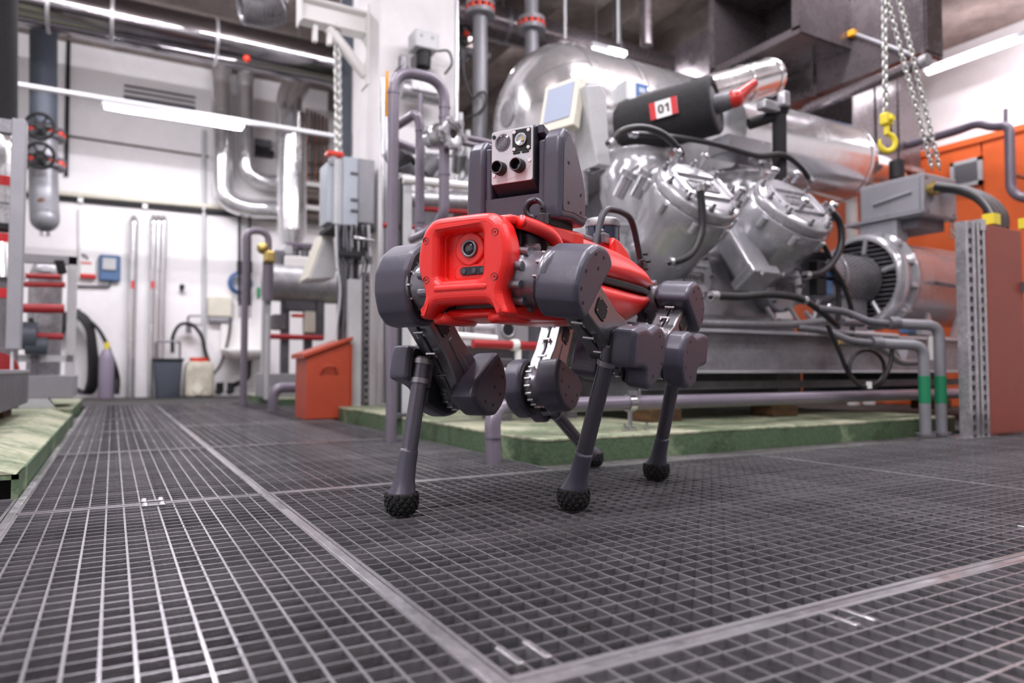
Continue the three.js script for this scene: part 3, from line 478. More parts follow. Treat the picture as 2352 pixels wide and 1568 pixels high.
// ---------------------------------------------------------------- compressor set on the green plinth
const font = await new FontLoader().loadAsync('fonts/droid/droid_sans_bold.typeface.json');
const textG = (s, size, depth) => { const g = new TextGeometry(s, { font, size, depth, curveSegments: 3, bevelEnabled: false }); g.computeBoundingBox(); const b = g.boundingBox; return g.translate(-(b.min.x + b.max.x) / 2, -(b.min.y + b.max.y) / 2, 0); };
const basis = n => { const c = n.clone().normalize(), a = (Math.abs(c.y) > .98 ? V(0, 0, -1).cross(c).negate() : V(0, 1, 0).cross(c)).normalize(); return [a, c.clone().cross(a), c]; }; // a level, b up the face, c outward
const CZ = -2.32;
{ const t = thing('machine_skid', 'long grey steel base frame under the compressor and motor', 'base frame', V(3.2, .1, -2.8));
  part(t, 'web', span(1.98, 5.2, .3, .47, CZ - .012, CZ), M.silverDark); part(t, 'web', span(1.98, 5.2, .3, .47, -3.3, -3.288), M.silverDark);
  part(t, 'top_flange', span(1.96, 5.2, .468, .484, -3.32, CZ + .035, .003), M.silver); part(t, 'bottom_flange', span(1.96, 5.2, .286, .3, -3.32, CZ + .05, .003), M.silver);
  part(t, 'end_plate', span(1.97, 1.982, .3, .47, -3.3, CZ), M.silverDark);
  for (const x of [2.1, 3.0, 4.2]) part(t, 'foot_channel', [span(x - .09, x + .09, .13, .286, -3.25, -2.45)], M.greyDark);
  part(t, 'lower_rail', [span(1.98, 5.2, .215, .25, CZ - .06, CZ - .02)], M.greyDark); }
for (const [x, k] of [[2.1, 1], [2.86, 1.1], [4.2, 1]]) single('wooden_block', 'rough wooden block propping the compressor base frame', 'wooden block', span(x - .09, x + .09, .075, .13, -2.5, -2.36, .006), M.wood, 'wooden blocks under the base frame');
{ // purple pipe along the foot of the skid
  const t = thing('floor_pipe', 'purple grey pipe with elbow rising by the plinth corner and running along the skid', 'pipe', V(1.07, 0, -2.04)), z = -2.1;
  part(t, 'pipe_run', [pipe([V(1.075, -.1, -2.02), V(1.075, .175, -2.04), V(1.2, .178, z), V(5.2, .178, z)], .0265, .1, 20)], M.purple);
  part(t, 'weld_collar', [cyl(V(1.075, .085, -2.03), Y1, .0285, .006, 22)], M.purple);
  const cx = onZ(1447, 925, z).x; part(t, 'clamp', [cyl(V(cx, .178, z), X1, .0325, .03, 20), box(.03, .02, .02, cx, .215, z + .02), rod(V(cx + .022, .2, z + .03), V(cx + .022, .235, z + .03), .004, 8)], M.steel); part(t, 'clamp_stem', [rod(V(cx, .16, z), V(cx, .075, z), .009, 10), cyl(V(cx, .082, z), Y1, .024, .012, 12)], M.steel);
  for (const k of [-.05, .055]) part(t, 'anchor_bolt', [rod(V(cx + k, .07, z + .03), V(cx + k, .105, z + .03), .005, 8), cyl(V(cx + k, .082, z + .03), Y1, .01, .008, 6)], M.steel); }
// --- the piston compressor
const comp = thing('piston_compressor', 'silver grey piston compressor with two slanted cylinder heads facing the robot', 'compressor', V(2.55, .48, -2.7));
{ const C = (n, g, m = M.silver, o) => part(comp, n, g, m, o);
  const aA = V(0, .66, .75).normalize(), pA = onZ(1607, 436, -2.24), pB = onZ(1826, 470, -2.24);
  C('crankcase', [span(pA.x - .34, pB.x + .2, .5, .86, -3.02, -2.5, .05), span(pA.x - .3, pB.x + .16, .8, 1.0, -2.98, -2.6, .06), lathe([[0, -.02], [.2, -.02], [.24, .02], [.24, (pB.x - pA.x) + .5], [.2, (pB.x - pA.x) + .54], [0, (pB.x - pA.x) + .54]], V(pA.x - .34, .74, -2.74), X1, 36)], M.silver);
  C('sump', [span(pA.x - .3, pB.x + .22, .484, .56, -3.05, -2.42, .02)], M.silverDark);
  const head = (p, n, r, len, label) => {
    const [a, b, c] = basis(n), at = (x, y, z) => p.clone().addScaledVector(a, x).addScaledVector(b, y).addScaledVector(c, z);
    C('cylinder_barrel', [lathe([[0, -len], [r * .86, -len], [r * .9, -len * .6], [r * 1.0, -len * .35], [r * 1.04, -.12], [r * 1.04, -.045], [r * .98, -.04], [0, -.04]], p, c, 40)], M.silver);
    for (let i = 0; i < 8; i++) { const w = i / 8 * 6.283 + .3; C('barrel_lug', [cyl(at(Math.cos(w) * r * 1.04, Math.sin(w) * r * 1.04, -.075), c, .018, .05, 10)], M.silver); }
    const hc = C('head_cover', [lathe([[0, .02], [r * .82, .02], [r * .86, .012], [r * .96, .008], [r * 1.0, -.004], [r * 1.0, -.034], [r * .97, -.042], [0, -.042]].reverse(), p, c, 44)], M.silver, { label: 'bright round cylinder head cover' });
    const D = (n, g, m, o) => part(hc, n, g, m, o);
    for (const y of [.36, -.42]) D('cover_rib', [frame(box(r * 1.05, r * .1, .018, 0, 0, 0, .005), at(0, y * r, .024), a, b, c)], M.silver);
    for (const x of [-.66, .66]) D('cover_rib', [frame(box(r * .1, r * .7, .018, 0, 0, 0, .005), at(x * r, 0, .024), a, b, c)], M.silver);
    D('name_plate', [frame(extrude(holed(rrect(r * .82, r * .34, .006), rrect(r * .76, r * .28, .004)), .008), at(0, -.02 * r, .019), a, b, c), frame(textG('SABROE', r * .17, .007), at(0, -.02 * r, .019), a, b, c)], M.silverDark, { label: 'raised frame with the letters SABROE' });
    for (let i = 0; i < 10; i++) { const w = i / 10 * 6.283; D('head_stud', [cyl(at(Math.cos(w) * r * .9, Math.sin(w) * r * .9, .03), c, .0075, .03, 8), cyl(at(Math.cos(w) * r * .9, Math.sin(w) * r * .9, .018), c, .013, .014, 6)], M.silverDark); }
  };
  head(pA, aA, .198, .42); head(pB, aA, .205, .42);
  for (const [k, x, y] of [[0, -.45, .75], [1, .42, .8], [2, -.4, -.5], [3, .7, -.45]]) for (const p of [pA, pB]) { const [a, b, c] = basis(aA); const q = p.clone().addScaledVector(a, x * .19).addScaledVector(b, y * .19).addScaledVector(c, .03); C('hose_fitting', [rod(q, q.clone().addScaledVector(c, .05), .011, 10), ball(q.clone().addScaledVector(c, .05), .015), rod(q.clone().addScaledVector(c, .05), q.clone().addScaledVector(c, .06).addScaledVector(a, -.03), .008, 8)], M.steel); }
  // the upright pair of cylinders behind
  const qA = onZ(1470, 352, -2.95), qB = onZ(1690, 405, -2.95);
  for (const q of [qA, qB]) { C('upright_cylinder', [lathe([[0, -.55], [.2, -.55], [.2, -.3], [.215, -.24], [.215, -.13], [.19, -.1], [.19, -.04], [.205, -.03], [.205, .0], [0, .015]], q, Y1, 40)], M.silver); for (let i = 0; i < 8; i++) C('head_stud', [cyl(q.clone().add(V(Math.cos(i * .785) * .18, .012, Math.sin(i * .785) * .18)), Y1, .011, .03, 6)], M.silverDark); }
  // inspection covers low on the side
  for (const [x, y, r] of [[1582, 632, .128], [1792, 655, .138]]) {
    const p = onZ(x, y, -2.43), at = (u, v, w) => p.clone().add(V(u, v, w));
    const ic = C('inspection_cover', [lathe([[0, .03], [r * .9, .03], [r * .97, .022], [r, .01], [r, -.1], [0, -.1]].reverse(), p, Z1, 36)], M.silver, { label: 'round inspection cover' });
    const D = (n, g, m, o) => part(ic, n, g, m, o);
    D('name_plate', [extrude(holed(rrect(r * .95, r * .4, .006), rrect(r * .86, r * .31, .004)), .008).translate(p.x, p.y - r * .1, p.z + .028), textG('SABROE', r * .2, .008).translate(p.x, p.y - r * .1, p.z + .028)], M.silverDark, { label: 'raised frame with the letters SABROE' });
    D('cover_rib', [box(r * 1.3, .014, .02, p.x, p.y + r * .32, p.z + .035, .004)], M.silver);
    for (let i = 0; i < 8; i++) D('head_stud', [cyl(at(Math.cos(i * .785) * r * .88, Math.sin(i * .785) * r * .88, .036), Z1, .009, .03, 6)], M.silverDark);
  }
  // discharge elbow between the banks
  { const p = onZ(1700, 560, -2.36), d = V(.25, -.72, .1).normalize(); const [a, b, c] = basis(V(0, .55, .83)); C('discharge_elbow', [frame(box(.15, .4, .12, 0, 0, 0, .025), p.clone().add(V(.02, .0, -.04)), a, b, c)], M.silver); C('elbow_flange', [frame(box(.18, .05, .15, 0, 0, 0, .012), p.clone().add(V(.02, -.17, .07)), a, b, c)], M.silver); for (const s of [-1, 1]) C('head_stud', [cyl(p.clone().add(V(.02 + s * .07, -.16, .16)), Z1, .012, .02, 6)], M.steel); }
  C('bearing_housing', [lathe([[0, -.05], [.16, -.05], [.18, -.03], [.18, .06], [.12, .1], [0, .1]], V(pA.x - .36, .74, -2.72), V(-1, 0, 0), 32)], M.silver);
  for (const x of [1430, 1470]) { const p = onZ(x, 430, -2.6); C('service_valve', [cyl(p, V(.2, .8, .5), .03, .1, 16), cyl(p.clone().add(V(.01, .06, .03)), V(.2, .8, .5), .045, .025, 16), rod(p.clone().add(V(.01, .06, .03)), p.clone().add(V(.06, .1, .05)), .008, 8)], M.silver); }
  for (const [x0, y0, x1, y1] of [[1760, 705, 1785, 745], [1815, 708, 1840, 748], [1850, 715, 1870, 742], [1880, 690, 1865, 742], [1905, 700, 1890, 742]]) C('drain_stub', [rod(onZ(x0, y0, -2.36), onZ(x1, y1, -2.34), .011, 10)], M.silver);
  C('pipe_rail', [pipe([onZ(1600, 742, -2.3), onZ(1750, 746, -2.3), onZ(1830, 745, -2.3), onZ(1900, 735, -2.3)], .018, .1)], M.silverDark);
  { const p = onZ(1700, 345, -2.8); C('valve_block', [box(.34, .1, .16, p.x, p.y, p.z, .01)], M.silver); const h = onZ(1750, 375, -2.6); C('hand_valve', [cyl(h, Y1, .05, .02, 16), ringG(h.clone().add(V(0, .02, 0)), Y1, .06, .012, 20), rod(h, h.clone().add(V(0, -.08, 0)), .012)], M.silver); }
}
// hoses over and around the compressor
const hoseThing = (label, pts, r, ends = true) => { const t = thing('black_hose', label, 'hose', pts[0].clone()); part(t, 'hose', hose(pts, r), M.hose); if (ends) for (const [a, b] of [[pts[0], pts[1]], [pts[pts.length - 1], pts[pts.length - 2]]]) part(t, 'hose_end', rod(a, a.clone().lerp(b, Math.min(.3, .035 / a.distanceTo(b))), r * 1.2, 10), M.steel); return t; };
const hz = (l, z) => l.map(([x, y, dz = 0]) => onZ(x, y, z + dz));
hoseThing('black hose arching above the upright cylinder to the first slanted head', hz([[1398, 332], [1425, 303], [1475, 293], [1525, 310], [1560, 345], [1570, 362]], -2.35), .016);
hoseThing('straight black hose from the first upright cylinder towards the second slanted head', hz([[1448, 307], [1520, 312], [1640, 330], [1740, 358], [1800, 356], [1845, 390], [1862, 418]], -2.45), .014);
hoseThing('black hose hanging from the first slanted head to the inspection cover', hz([[1606, 425], [1612, 470], [1612, 530], [1590, 580], [1560, 598], [1537, 602]], -2.12), .016);
hoseThing('black hose looping from the second slanted head down to its inspection cover', hz([[1900, 475], [1928, 510], [1932, 560], [1910, 605], [1880, 628], [1848, 632]], -2.12), .016);
hoseThing('black hose running flat along the compressor foot', hz([[1632, 679], [1700, 681], [1770, 676], [1825, 682], [1850, 690]], -2.1), .017);
hoseThing('grey hose falling from the flat hose to the pipe union', hz([[1850, 690], [1885, 715], [1920, 745]], -2.1), .014, false);
hoseThing('thin black hose drooping from the second bank to the motor foot', hz([[1876, 535], [1905, 590], [1925, 660], [1925, 740], [1922, 790]], -2.28), .013);
hoseThing('twin black hose crossing beside the coupling guard', hz([[1900, 600], [1935, 650], [1957, 720], [1955, 790]], -2.26), .013);
hoseThing('black cable falling from the pipe union to a loop on the floor', hz([[1900, 745], [1925, 800], [1955, 865], [2000, 890], [2030, 870], [2048, 820], [2046, 775]], -2.02), .010, false);
{ const t = thing('cable_coil', 'round loop of thin black cable hanging before the skid', 'cable', onZ(1990, 845, -1.98)); const pts = []; for (let i = 0; i < 26; i++) { const a = i / 26 * Math.PI * 2; pts.push(onZ(1991 + Math.cos(a) * 40, 846 + Math.sin(a) * 42, -2.0)); } part(t, 'coil', hose(pts, .008, 70, 8, true), M.hose); part(t, 'cable_tie', box(.012, .03, .02, ...onZ(1996, 884, -1.99).toArray()), M.white); }
// --- coupling guard, motor and terminal box
const MU = onZ(1978, 645, -2.72), MC = onZ(1940, 640, -2.72);
{ const t = thing('coupling_guard', 'grey perforated sheet drum guarding the shaft coupling', 'guard', V(MC.x, .48, -2.72)), x0 = onZ(1868, 640, -2.72).x, x1 = MU.x - .02, r = .15;
  part(t, 'drum', lathe([[r, 0], [r, x1 - x0], [r * .6, x1 - x0]], V(x0, MU.y, -2.72), X1, 40), M.silverDark); part(t, 'drum_seam', [lathe([[r + .003, .1], [r + .006, .105], [r + .003, .11]], V(x0, MU.y, -2.72), X1, 40)], M.silver);
  const holes = []; for (let i = 0; i < 14; i++) for (let j = 0; j < 22; j++) { const a = -1.2 + j * .14 + (i % 2) * .07; holes.push(cyl(V(x0 + .08 + i * (x1 - x0 - .1) / 14, MU.y + Math.sin(a) * r, -2.72 + Math.cos(a) * r), V(0, Math.sin(a), Math.cos(a)), .006, .003, 5)); } part(t, 'perforation', holes, M.black, { kind: 'stuff' });
  part(t, 'guard_foot', [span(x0 + .1, x1 - .05, .484, MU.y - .1, -2.8, -2.64)], M.silverDark); }
{ const t = thing('electric_motor', 'large grey electric motor with louvred end ring beside the coupling guard', 'motor', V(MU.x + .6, .48, -2.72)), R0 = .285, c = V(MU.x, MU.y, -2.72);
  part(t, 'end_ring', lathe([[R0 * .86, -.03], [R0 * .95, -.03], [R0, 0], [R0, .05], [R0 * .95, .06], [R0 * .95, .09], [R0 * 1.06, .1], [R0 * 1.06, .125], [R0 * .9, .13]], c, X1, 48), M.silver);
  part(t, 'frame', lathe([[R0 * .9, .12], [R0 * .9, .14], [R0 * .9, 1.3], [0, 1.32]], c, X1, 48), M.silver);
  part(t, 'louvre_back', cyl(c.clone().add(V(.03, 0, 0)), X1, R0 * .88, .02, 40), M.black);
  for (let i = 0; i < 18; i++) { const y = -R0 * .82 + i * R0 * 1.64 / 17, h = Math.sqrt(R0 * R0 * .74 - y * y); part(t, 'louvre_slat', box(.014, .0065, 2 * h, c.x - .005, c.y + y, c.z), M.silverDark); }
  for (const a of [.2, 1.3, 2.6]) part(t, 'ring_spoke', [rod(c.clone().add(V(-.016, Math.cos(a) * .16, Math.sin(a) * .16)), c.clone().add(V(-.016, Math.cos(a) * R0 * .9, Math.sin(a) * R0 * .9)), .016, 8)], M.silver);
  for (const a of [.3, .75, 1.25, 1.75, 2.3]) { const p = c.clone().add(V(.1, Math.cos(a) * R0, Math.sin(a) * R0)); part(t, 'ring_clamp', [box(.09, .028, .03, p.x, p.y, p.z, .005), rod(p.clone().add(V(-.05, 0, 0)), p.clone().add(V(.05, 0, 0)), .01, 8)], M.silver); }
  part(t, 'side_pipe', pipe([c.clone().add(V(.3, -.02, R0)), c.clone().add(V(1.2, -.05, R0))], .012), M.silverDark);
  for (const k of [.3, .62, .95]) { const x = c.x + k; part(t, 'mounting_foot', [frame(extrude([[-.09, 0], [.09, 0], [0, .16]], .02, .003), V(x, .49, -2.5), X1, Y1, Z1), span(x - .1, x + .1, .484, .5, -2.62, -2.42)], M.silver); } }
{ const zf = -2.4, a = onZ(2120, 395, zf), b = onZ(2120, 492, zf), k = onX(1975, 440, a.x), e = onZ(2196, 420, zf), t = thing('terminal_box', 'grey steel terminal box with bolted lid on top of the motor', 'terminal box', V(a.x + .12, b.y - .1, zf - .2));
  part(t, 'box', span(a.x, e.x, b.y, a.y, k.z, zf, .006), M.grey); part(t, 'lid_flange', [span(a.x - .015, a.x + .004, b.y + .03, a.y - .02, k.z + .02, zf - .02, .003), span(a.x - .03, e.x, b.y + .01, b.y + .025, k.z - .1, zf + .004)], M.grey); part(t, 'lid_handle', [rod(V(a.x - .02, (a.y + b.y) / 2 - .01, k.z + .1), V(a.x - .02, (a.y + b.y) / 2 + .02, zf - .06), .009, 8)], M.grey);
  part(t, 'neck', [span(a.x + .04, e.x - .03, MU.y + .303, b.y, k.z + .06, zf - .06)], M.greyDark); part(t, 'lower_tray', [span(a.x - .01, a.x + .1, b.y - .12, b.y, k.z, zf - .16)], M.grey);
  for (const [u, v] of [[.1, .1], [.9, .1], [.1, .9], [.9, .9]]) part(t, 'lid_screw', cyl(V(a.x + (e.x - a.x) * u, b.y + (a.y - b.y) * v, zf + .002), Z1, .012, .008, 8), M.zinc);
  part(t, 'cable_gland', [cyl(V(a.x + .06, (a.y + b.y) / 2 + .03, zf + .025), Z1, .034, .05, 14), cyl(V(a.x + .06, (a.y + b.y) / 2 + .03, zf + .03), Z1, .042, .02, 6)], M.brass);
  part(t, 'stack_cap', [cyl(onZ(2060, 390, -2.9), Y1, .05, .12, 18)], M.black); }
for (const [i, dz] of [[0, 0], [1, -.08], [2, -.15]]) single('power_cable', 'thick black power cable arching from the terminal box into the red cabinet', 'cable', hose([onZ(2150 + i * 6, 428 + i * 4, -2.32 + dz), onZ(2200 + i * 10, 435 + i * 2, -2.2 + dz), onZ(2252 + i * 12, 458 + i * 2, -2.05 + dz), onZ(2280 + i * 12, 495, -1.95 + dz), onZ(2284 + i * 11, 530, -1.9 + dz)], .027, 30, 12), M.hose, 'power cables of the motor');
{ const z = -1.74, a = onZ(2264, 515, z), b = onZ(2346, 527, z), t = thing('control_cabinet', 'rust red sheet metal cabinet behind the slotted post', 'cabinet', V((a.x + b.x) / 2, 0, z - .15));
  part(t, 'body', span(a.x, b.x, .01, a.y, z - .05, z, .006), M.cabRed); part(t, 'hinge', [box(.02, .05, .03, b.x - .01, onZ(2345, 660, z).y, z + .01)], M.greyDark);
  for (const [x, y] of [[2238, 506], [2320, 515]]) { const p = onZ(x, y, z - .1); part(t, 'yellow_cap', box(.06, .05, .05, p.x, p.y - .01, z - .025), M.yellow); }
  const u = thing('slotted_post', 'galvanised post of two slotted strut channels beside the red cabinet', 'post', V(a.x - .08, 0, z));
  for (const [x0, x1] of [[2217, 2239], [2244, 2262]]) { const p = onZ(x0, 530, z).x, q = onZ(x1, 530, z).x, w = q - p; part(u, 'strut_rail', [span(p, p + w * .3, 0, a.y, z - .04, z), span(q - w * .3, q, 0, a.y, z - .04, z), span(p, q, 0, a.y, z - .045, z - .04)], M.galvC); for (let i = 0; i < 22; i++) part(u, 'rung', span(p + w * .28, q - w * .28, a.y * (i + .3) / 22, a.y * (i + .72) / 22, z - .012, z - .002), M.galvB); }
  part(u, 'top_bracket', span(a.x - .05, a.x - .005, a.y - .03, a.y + .02, z - .05, z + .003), M.galvC); part(u, 'foot_plate', span(a.x - .26, a.x, 0, .006, z - .05, z + .03), M.galv); }
// pair of grey riser pipes with green bands
{ const z = -1.86; for (const [x, top, lx, ly, lab, r] of [[2126, 793, 2050, 770, 'grey riser pipe with green band bending into the lower hose', .024], [2163, 748, 2090, 748, 'taller grey riser pipe with green band bending into the upper hose', .024]]) {
  const p = onZ(x, 1000, z), u = onZ(x, top, z).y, l = onZ(lx, ly, z), t = thing('riser_pipe', lab, 'pipe', V(p.x, 0, z));
  part(t, 'pipe', pipe([V(p.x, 0, z), V(p.x, u, z), V(l.x + .12, u + .005, z - .05), V(l.x, u + .01, z - .1)], r, .06), M.greyPipe); const g0 = onZ(x, 925, z).y, g1 = onZ(x, 863, z).y; part(t, 'colour_band', cyl(V(p.x, (g0 + g1) / 2, z), Y1, r + .001, g1 - g0, 18), M.greenBand, { label: 'green colour band' }); part(t, 'foot_flange', cyl(V(p.x, .012, z), Y1, r * 1.7, .014, 14), M.zinc);
  part(t, 'hose_tail', hose([V(l.x, u + .01, z - .1), V(l.x - .08, u + .02, z - .14), V(l.x - .16, u + .06, z - .2), V(l.x - .3, u + .075, z - .24)], .016, 20), M.greyDark); part(t, 'union', [cyl(V(l.x + .02, u + .01, z - .09), V(1, 0, .3), .03, .05, 8)], M.zinc); } }
{ const p = onZ(2083, 752, -2.1), t = thing('solenoid_valve', 'small valve with a blue coil box below the motor', 'valve', p); part(t, 'coil', box(.06, .06, .05, p.x, p.y, p.z, .006), M.blueBox); part(t, 'valve_body', [box(.12, .08, .07, p.x + .11, p.y, p.z, .008)], M.silver); part(t, 'stem', [rod(p.clone().add(V(.15, -.04, .03)), p.clone().add(V(.15, -.16, .03)), .014, 10)], M.white); }
{ const p = onZ(1896, 620, -2.3), t = thing('pressure_switch', 'blue and black pressure switches stacked beside the coupling', 'switch', p); for (const k of [0, -.09]) { part(t, 'switch_box', box(.05, .07, .05, p.x, p.y + k, p.z, .005), M.blueBox); part(t, 'switch_back', box(.07, .08, .05, p.x - .06, p.y + k, p.z, .005), M.black); } }
{ const a = onZ(1890, 760, -2.26), t = thing('pipe_union', 'cluster of steel pipe unions and fittings at the skid edge', 'fitting', a); part(t, 'manifold', pipe([a, onZ(2060, 772, -2.26)], .014), M.silver); part(t, 'tee', [rod(onZ(1935, 740, -2.2), onZ(1980, 742, -2.2), .02, 12), rod(onZ(1925, 788, -2.2), onZ(1980, 790, -2.2), .014, 12)], M.zinc); for (const x of [1930, 1955]) part(t, 'brass_nut', [cyl(onZ(x, 782, -2.2), Y1, .02, .035, 6)], M.brass); part(t, 'lower_pipe', hose(hz([[1975, 790], [2010, 795], [2045, 815], [2065, 830], [2110, 832]], -2.08), .016, 24), M.greyPipe); part(t, 'gusset', frame(extrude([[0, 0], [.12, 0], [.06, -.1]], .02), onZ(2050, 795, -2.25), X1, Y1, Z1), M.silver); }
// ---------------------------------------------------------------- vessels and pipes behind the compressor
const AX_T = V(1, 0, 0);
{ const z = -3.95, c = onZ(1165, 262, z), r = .505, t = thing('clad_tank', 'big aluminium clad tank with radiating dome panels', 'tank', V(c.x + 1.2, c.y - r, z)), x1 = 4.15, xs = c.x + .36;
  const prof = []; for (let i = 0; i <= 9; i++) { const a = i / 9 * Math.PI / 2; prof.push([.06 + (r - .06) * Math.sin(a), -.36 * Math.cos(a)]); }
  for (let i = 0; i < 24; i++) { const a0 = i / 24 * Math.PI * 2; part(t, 'dome_panel', lathe(prof.map(([q, y]) => [q + (i % 2 ? .0025 : 0), y]), V(xs, c.y, z), X1, 3, a0 - .01, Math.PI / 12 + .02), M.alu); }
  part(t, 'dome_disc', lathe([[0, -.004], [.085, 0], [.088, .006]], V(xs - .368, c.y, z), X1, 28), M.aluDull);
  for (let i = 0; i < 4; i++) { const a = xs + (x1 - xs) * i / 4, b = xs + (x1 - xs) * (i + 1) / 4; part(t, 'cladding_sheet', lathe([[r + .001 * i, 0], [r + .001 * i, b - a]], V(a, c.y, z), X1, 48), M.alu); part(t, 'lap_band', lathe([[r + .004, -.02], [r + .007, 0], [r + .004, .02]], V(a, c.y, z), X1, 48), M.alu); }
  for (const x of [xs + .3, x1 - .72]) part(t, 'saddle', span(x - .08, x + .08, .5, c.y - r * .7, z - .35, z + .35), M.greyDark);
  part(t, 'support_leg', [span(xs + .24, xs + .36, .075, .5, z - .3, z + .3), span(x1 - .78, x1 - .66, .075, .5, z - .3, z + .3)], M.greyDark); }
{ const p = onZ(1452, 216, -3.42), t = thing('junction_box', 'pale junction box with blue printed label on the tank flank', 'junction box', p); part(t, 'box', box(.17, .13, .1, p.x, p.y, p.z, .008), M.cabinet); part(t, 'label', box(.09, .1, .004, p.x + .035, p.y, p.z + .051), M.blue, { label: 'blue label' }); part(t, 'label_mark', [box(.05, .03, .003, p.x + .035, p.y + .012, p.z + .0535), box(.03, .02, .003, p.x + .035, p.y - .026, p.z + .0535)], M.cabinetBlue); part(t, 'bracket', box(.03, .04, .2, p.x, p.y - .05, p.z - .12), M.zinc); }
// two risers with orange red flanges
for (const [x, yf, r, z, lab] of [[1103, 22, .085, -4.5, 'grey riser pipe with an orange bolted flange next to the white pillar'], [1221, 58, .085, -4.6, 'grey pipe stub with an orange bolted flange above the tank dome']]) {
  const p = onZ(x, yf, z), t = thing('riser_pipe', lab, 'pipe', V(p.x, .08, z)), low = x < 1150 ? .08 : onZ(1165, 262, -3.95).y + .3; t.position.y = low; t._b = t.position;
  part(t, 'pipe', rod(V(p.x, low, z), V(p.x, RH, z), r * .62, 24), M.greyPipe); flange(t, p, Y1, r * 1.25, M.greyPipe, M.redFlange, 12, .035); }
{ const a = onZ(1130, 225, -4.4), t = thing('gate_valve', 'dark gate valve with black handwheel and red cap behind the riser', 'valve', onZ(1068, 80, -4.7)), p = onZ(1068, 80, -4.7); part(t, 'handwheel', [ringG(p, Z1, .07, .01), ...[0, 1.05, 2.1].map(k => rod(p.clone().add(V(Math.cos(k) * .07, Math.sin(k) * .07, 0)), p.clone().add(V(-Math.cos(k) * .07, -Math.sin(k) * .07, 0)), .006, 6))], M.black); for (const pts of [[[1060, 110], [1068, 180], [1085, 225], [1100, 215]], [[1098, 215], [1112, 212], [1115, 240], [1095, 262], [1070, 270]]]) part(t, 'signal_cable', hose(pts.map(([x, y]) => onZ(x, y, -4.42)), .01, 20, 6), M.hose); part(t, 'red_cap', cyl(p.clone().add(V(0, 0, .02)), Z1, .02, .03, 12), M.redFlange); part(t, 'valve_body', [cyl(p.clone().add(V(.0, -.03, -.1)), Y1, .06, .28, 16), cyl(p.clone().add(V(.1, -.08, -.1)), X1, .04, .3, 14)], M.greyDark); }
// ceiling duct pipe running over the tank
{ const z = -5.3, a = onZ(1160, 40, z), b = onZ(1640, 185, z), t = thing('ceiling_pipe', 'thick dull grey pipe running along the ceiling above the tank', 'pipe', V(a.x, a.y, z)); part(t, 'pipe', rod(V(a.x - 1, (a.y + b.y) / 2 - .05, z), V(6.2, (a.y + b.y) / 2 - .05, z), .15, 28), M.ductMid); for (const x of [2.9, 4.1, 5.3]) part(t, 'hanger_strap', [lathe([[.154, -.02], [.157, 0], [.154, .02]], V(x, (a.y + b.y) / 2 - .05, z), X1, 28), rod(V(x, (a.y + b.y) / 2 + .1, z), V(x, RH, z), .008, 6)], M.zinc); }
for (const [x, y0, lab] of [[1298, 90, 'thin pale conduit dropping from the ceiling over the tank'], [1420, 100, 'threaded hanger rod with nut above the tank lamp']]) { const p = onZ(x, y0, -4.4); single('conduit', lab, 'conduit', rod(V(p.x, p.y, -4.4), V(p.x, RH, -4.4), .012, 8), M.cabinet, undefined, V(p.x, p.y, -4.4)); }
// box duct and pipes under the ceiling on the right
{ const X = 4.25, a = onX(1815, 232, X), b = onX(2130, 108, X), u = Math.max(a.y, b.y) - .02, t = thing('ventilation_duct', 'large rectangular sheet metal duct under the ceiling', 'duct', V(X + .6, u, (a.z + b.z) / 2));
  part(t, 'duct_body', span(X, X + .16, u, u + .9, a.z - 1.2, b.z), M.ductMid); for (const z of [a.z + .2, a.z - .6, b.z - .02]) part(t, 'duct_flange', [span(X - .02, X + .18, u - .02, u + .92, z - .012, z + .012)], M.ductMid);
  const q = onX(1760, 60, X - .35); const [bx0, by0, by1, bz0, bz1] = [X - .55, q.y - .25, q.y + .3, q.z - .3, q.z + .4]; for (const w of [span(bx0, X, by0, by0 + .006, bz0, bz1), span(bx0, X, by1 - .006, by1, bz0, bz1), span(bx0, X, by0, by1, bz0, bz0 + .006), span(bx0, X, by0, by1, bz1 - .006, bz1)]) part(t, 'branch_plate', w, M.ductMid); part(t, 'branch_flange', [span(bx0 - .012, bx0, by0 - .03, by0 + .02, bz0 - .03, bz1 + .03), span(bx0 - .012, bx0, by1 - .02, by1 + .03, bz0 - .03, bz1 + .03), span(bx0 - .012, bx0, by0, by1, bz0 - .03, bz0 + .02), span(bx0 - .012, bx0, by0, by1, bz1 - .02, bz1 + .03)], M.ductMid); }
{ const X = 4.0, a = onX(1850, 252, X), b = onX(2125, 140, X); const t = thing('light_pipe', 'slim pale pipe running under the rectangular duct', 'pipe', V(X, a.y, a.z)); part(t, 'pipe', rod(a, b, .035, 16), M.ductMid); part(t, 'end_cap', cyl(b, b.clone().sub(a), .037, .04, 16), M.aluDull); }
{ const a = onX(1960, 78, 3.9), b = onX(2105, 130, 4.6); const sl = single('sensor_lance', 'thin lance with amber tip under the duct', 'sensor', rod(onX(1968, 80, 4.235), onX(2100, 128, 4.235), .014, 8), M.silverDark, undefined, onX(1968, 80, 4.235)); const p = onX(1957, 77, 4.225); part(sl, 'amber_cap', [box(.04, .04, .045, p.x, p.y, p.z, .006)], M.amber, { label: 'amber cap' }); }
for (const [x0, y0, x1, y1, r, lab] of [[1665, 60, 1700, 200, .055, 'dull grey vertical pipe between the ceiling beams'], [1485, 65, 1490, 105, .05, 'short grey pipe stub under the ceiling']]) { const p = onZ(x0, y1, -4.2); single('drop_pipe', lab, 'pipe', rod(V(p.x, p.y, -4.2), V(p.x, RH, -4.2), r, 20), M.ductMid, undefined, V(p.x, p.y, -4.2)); }
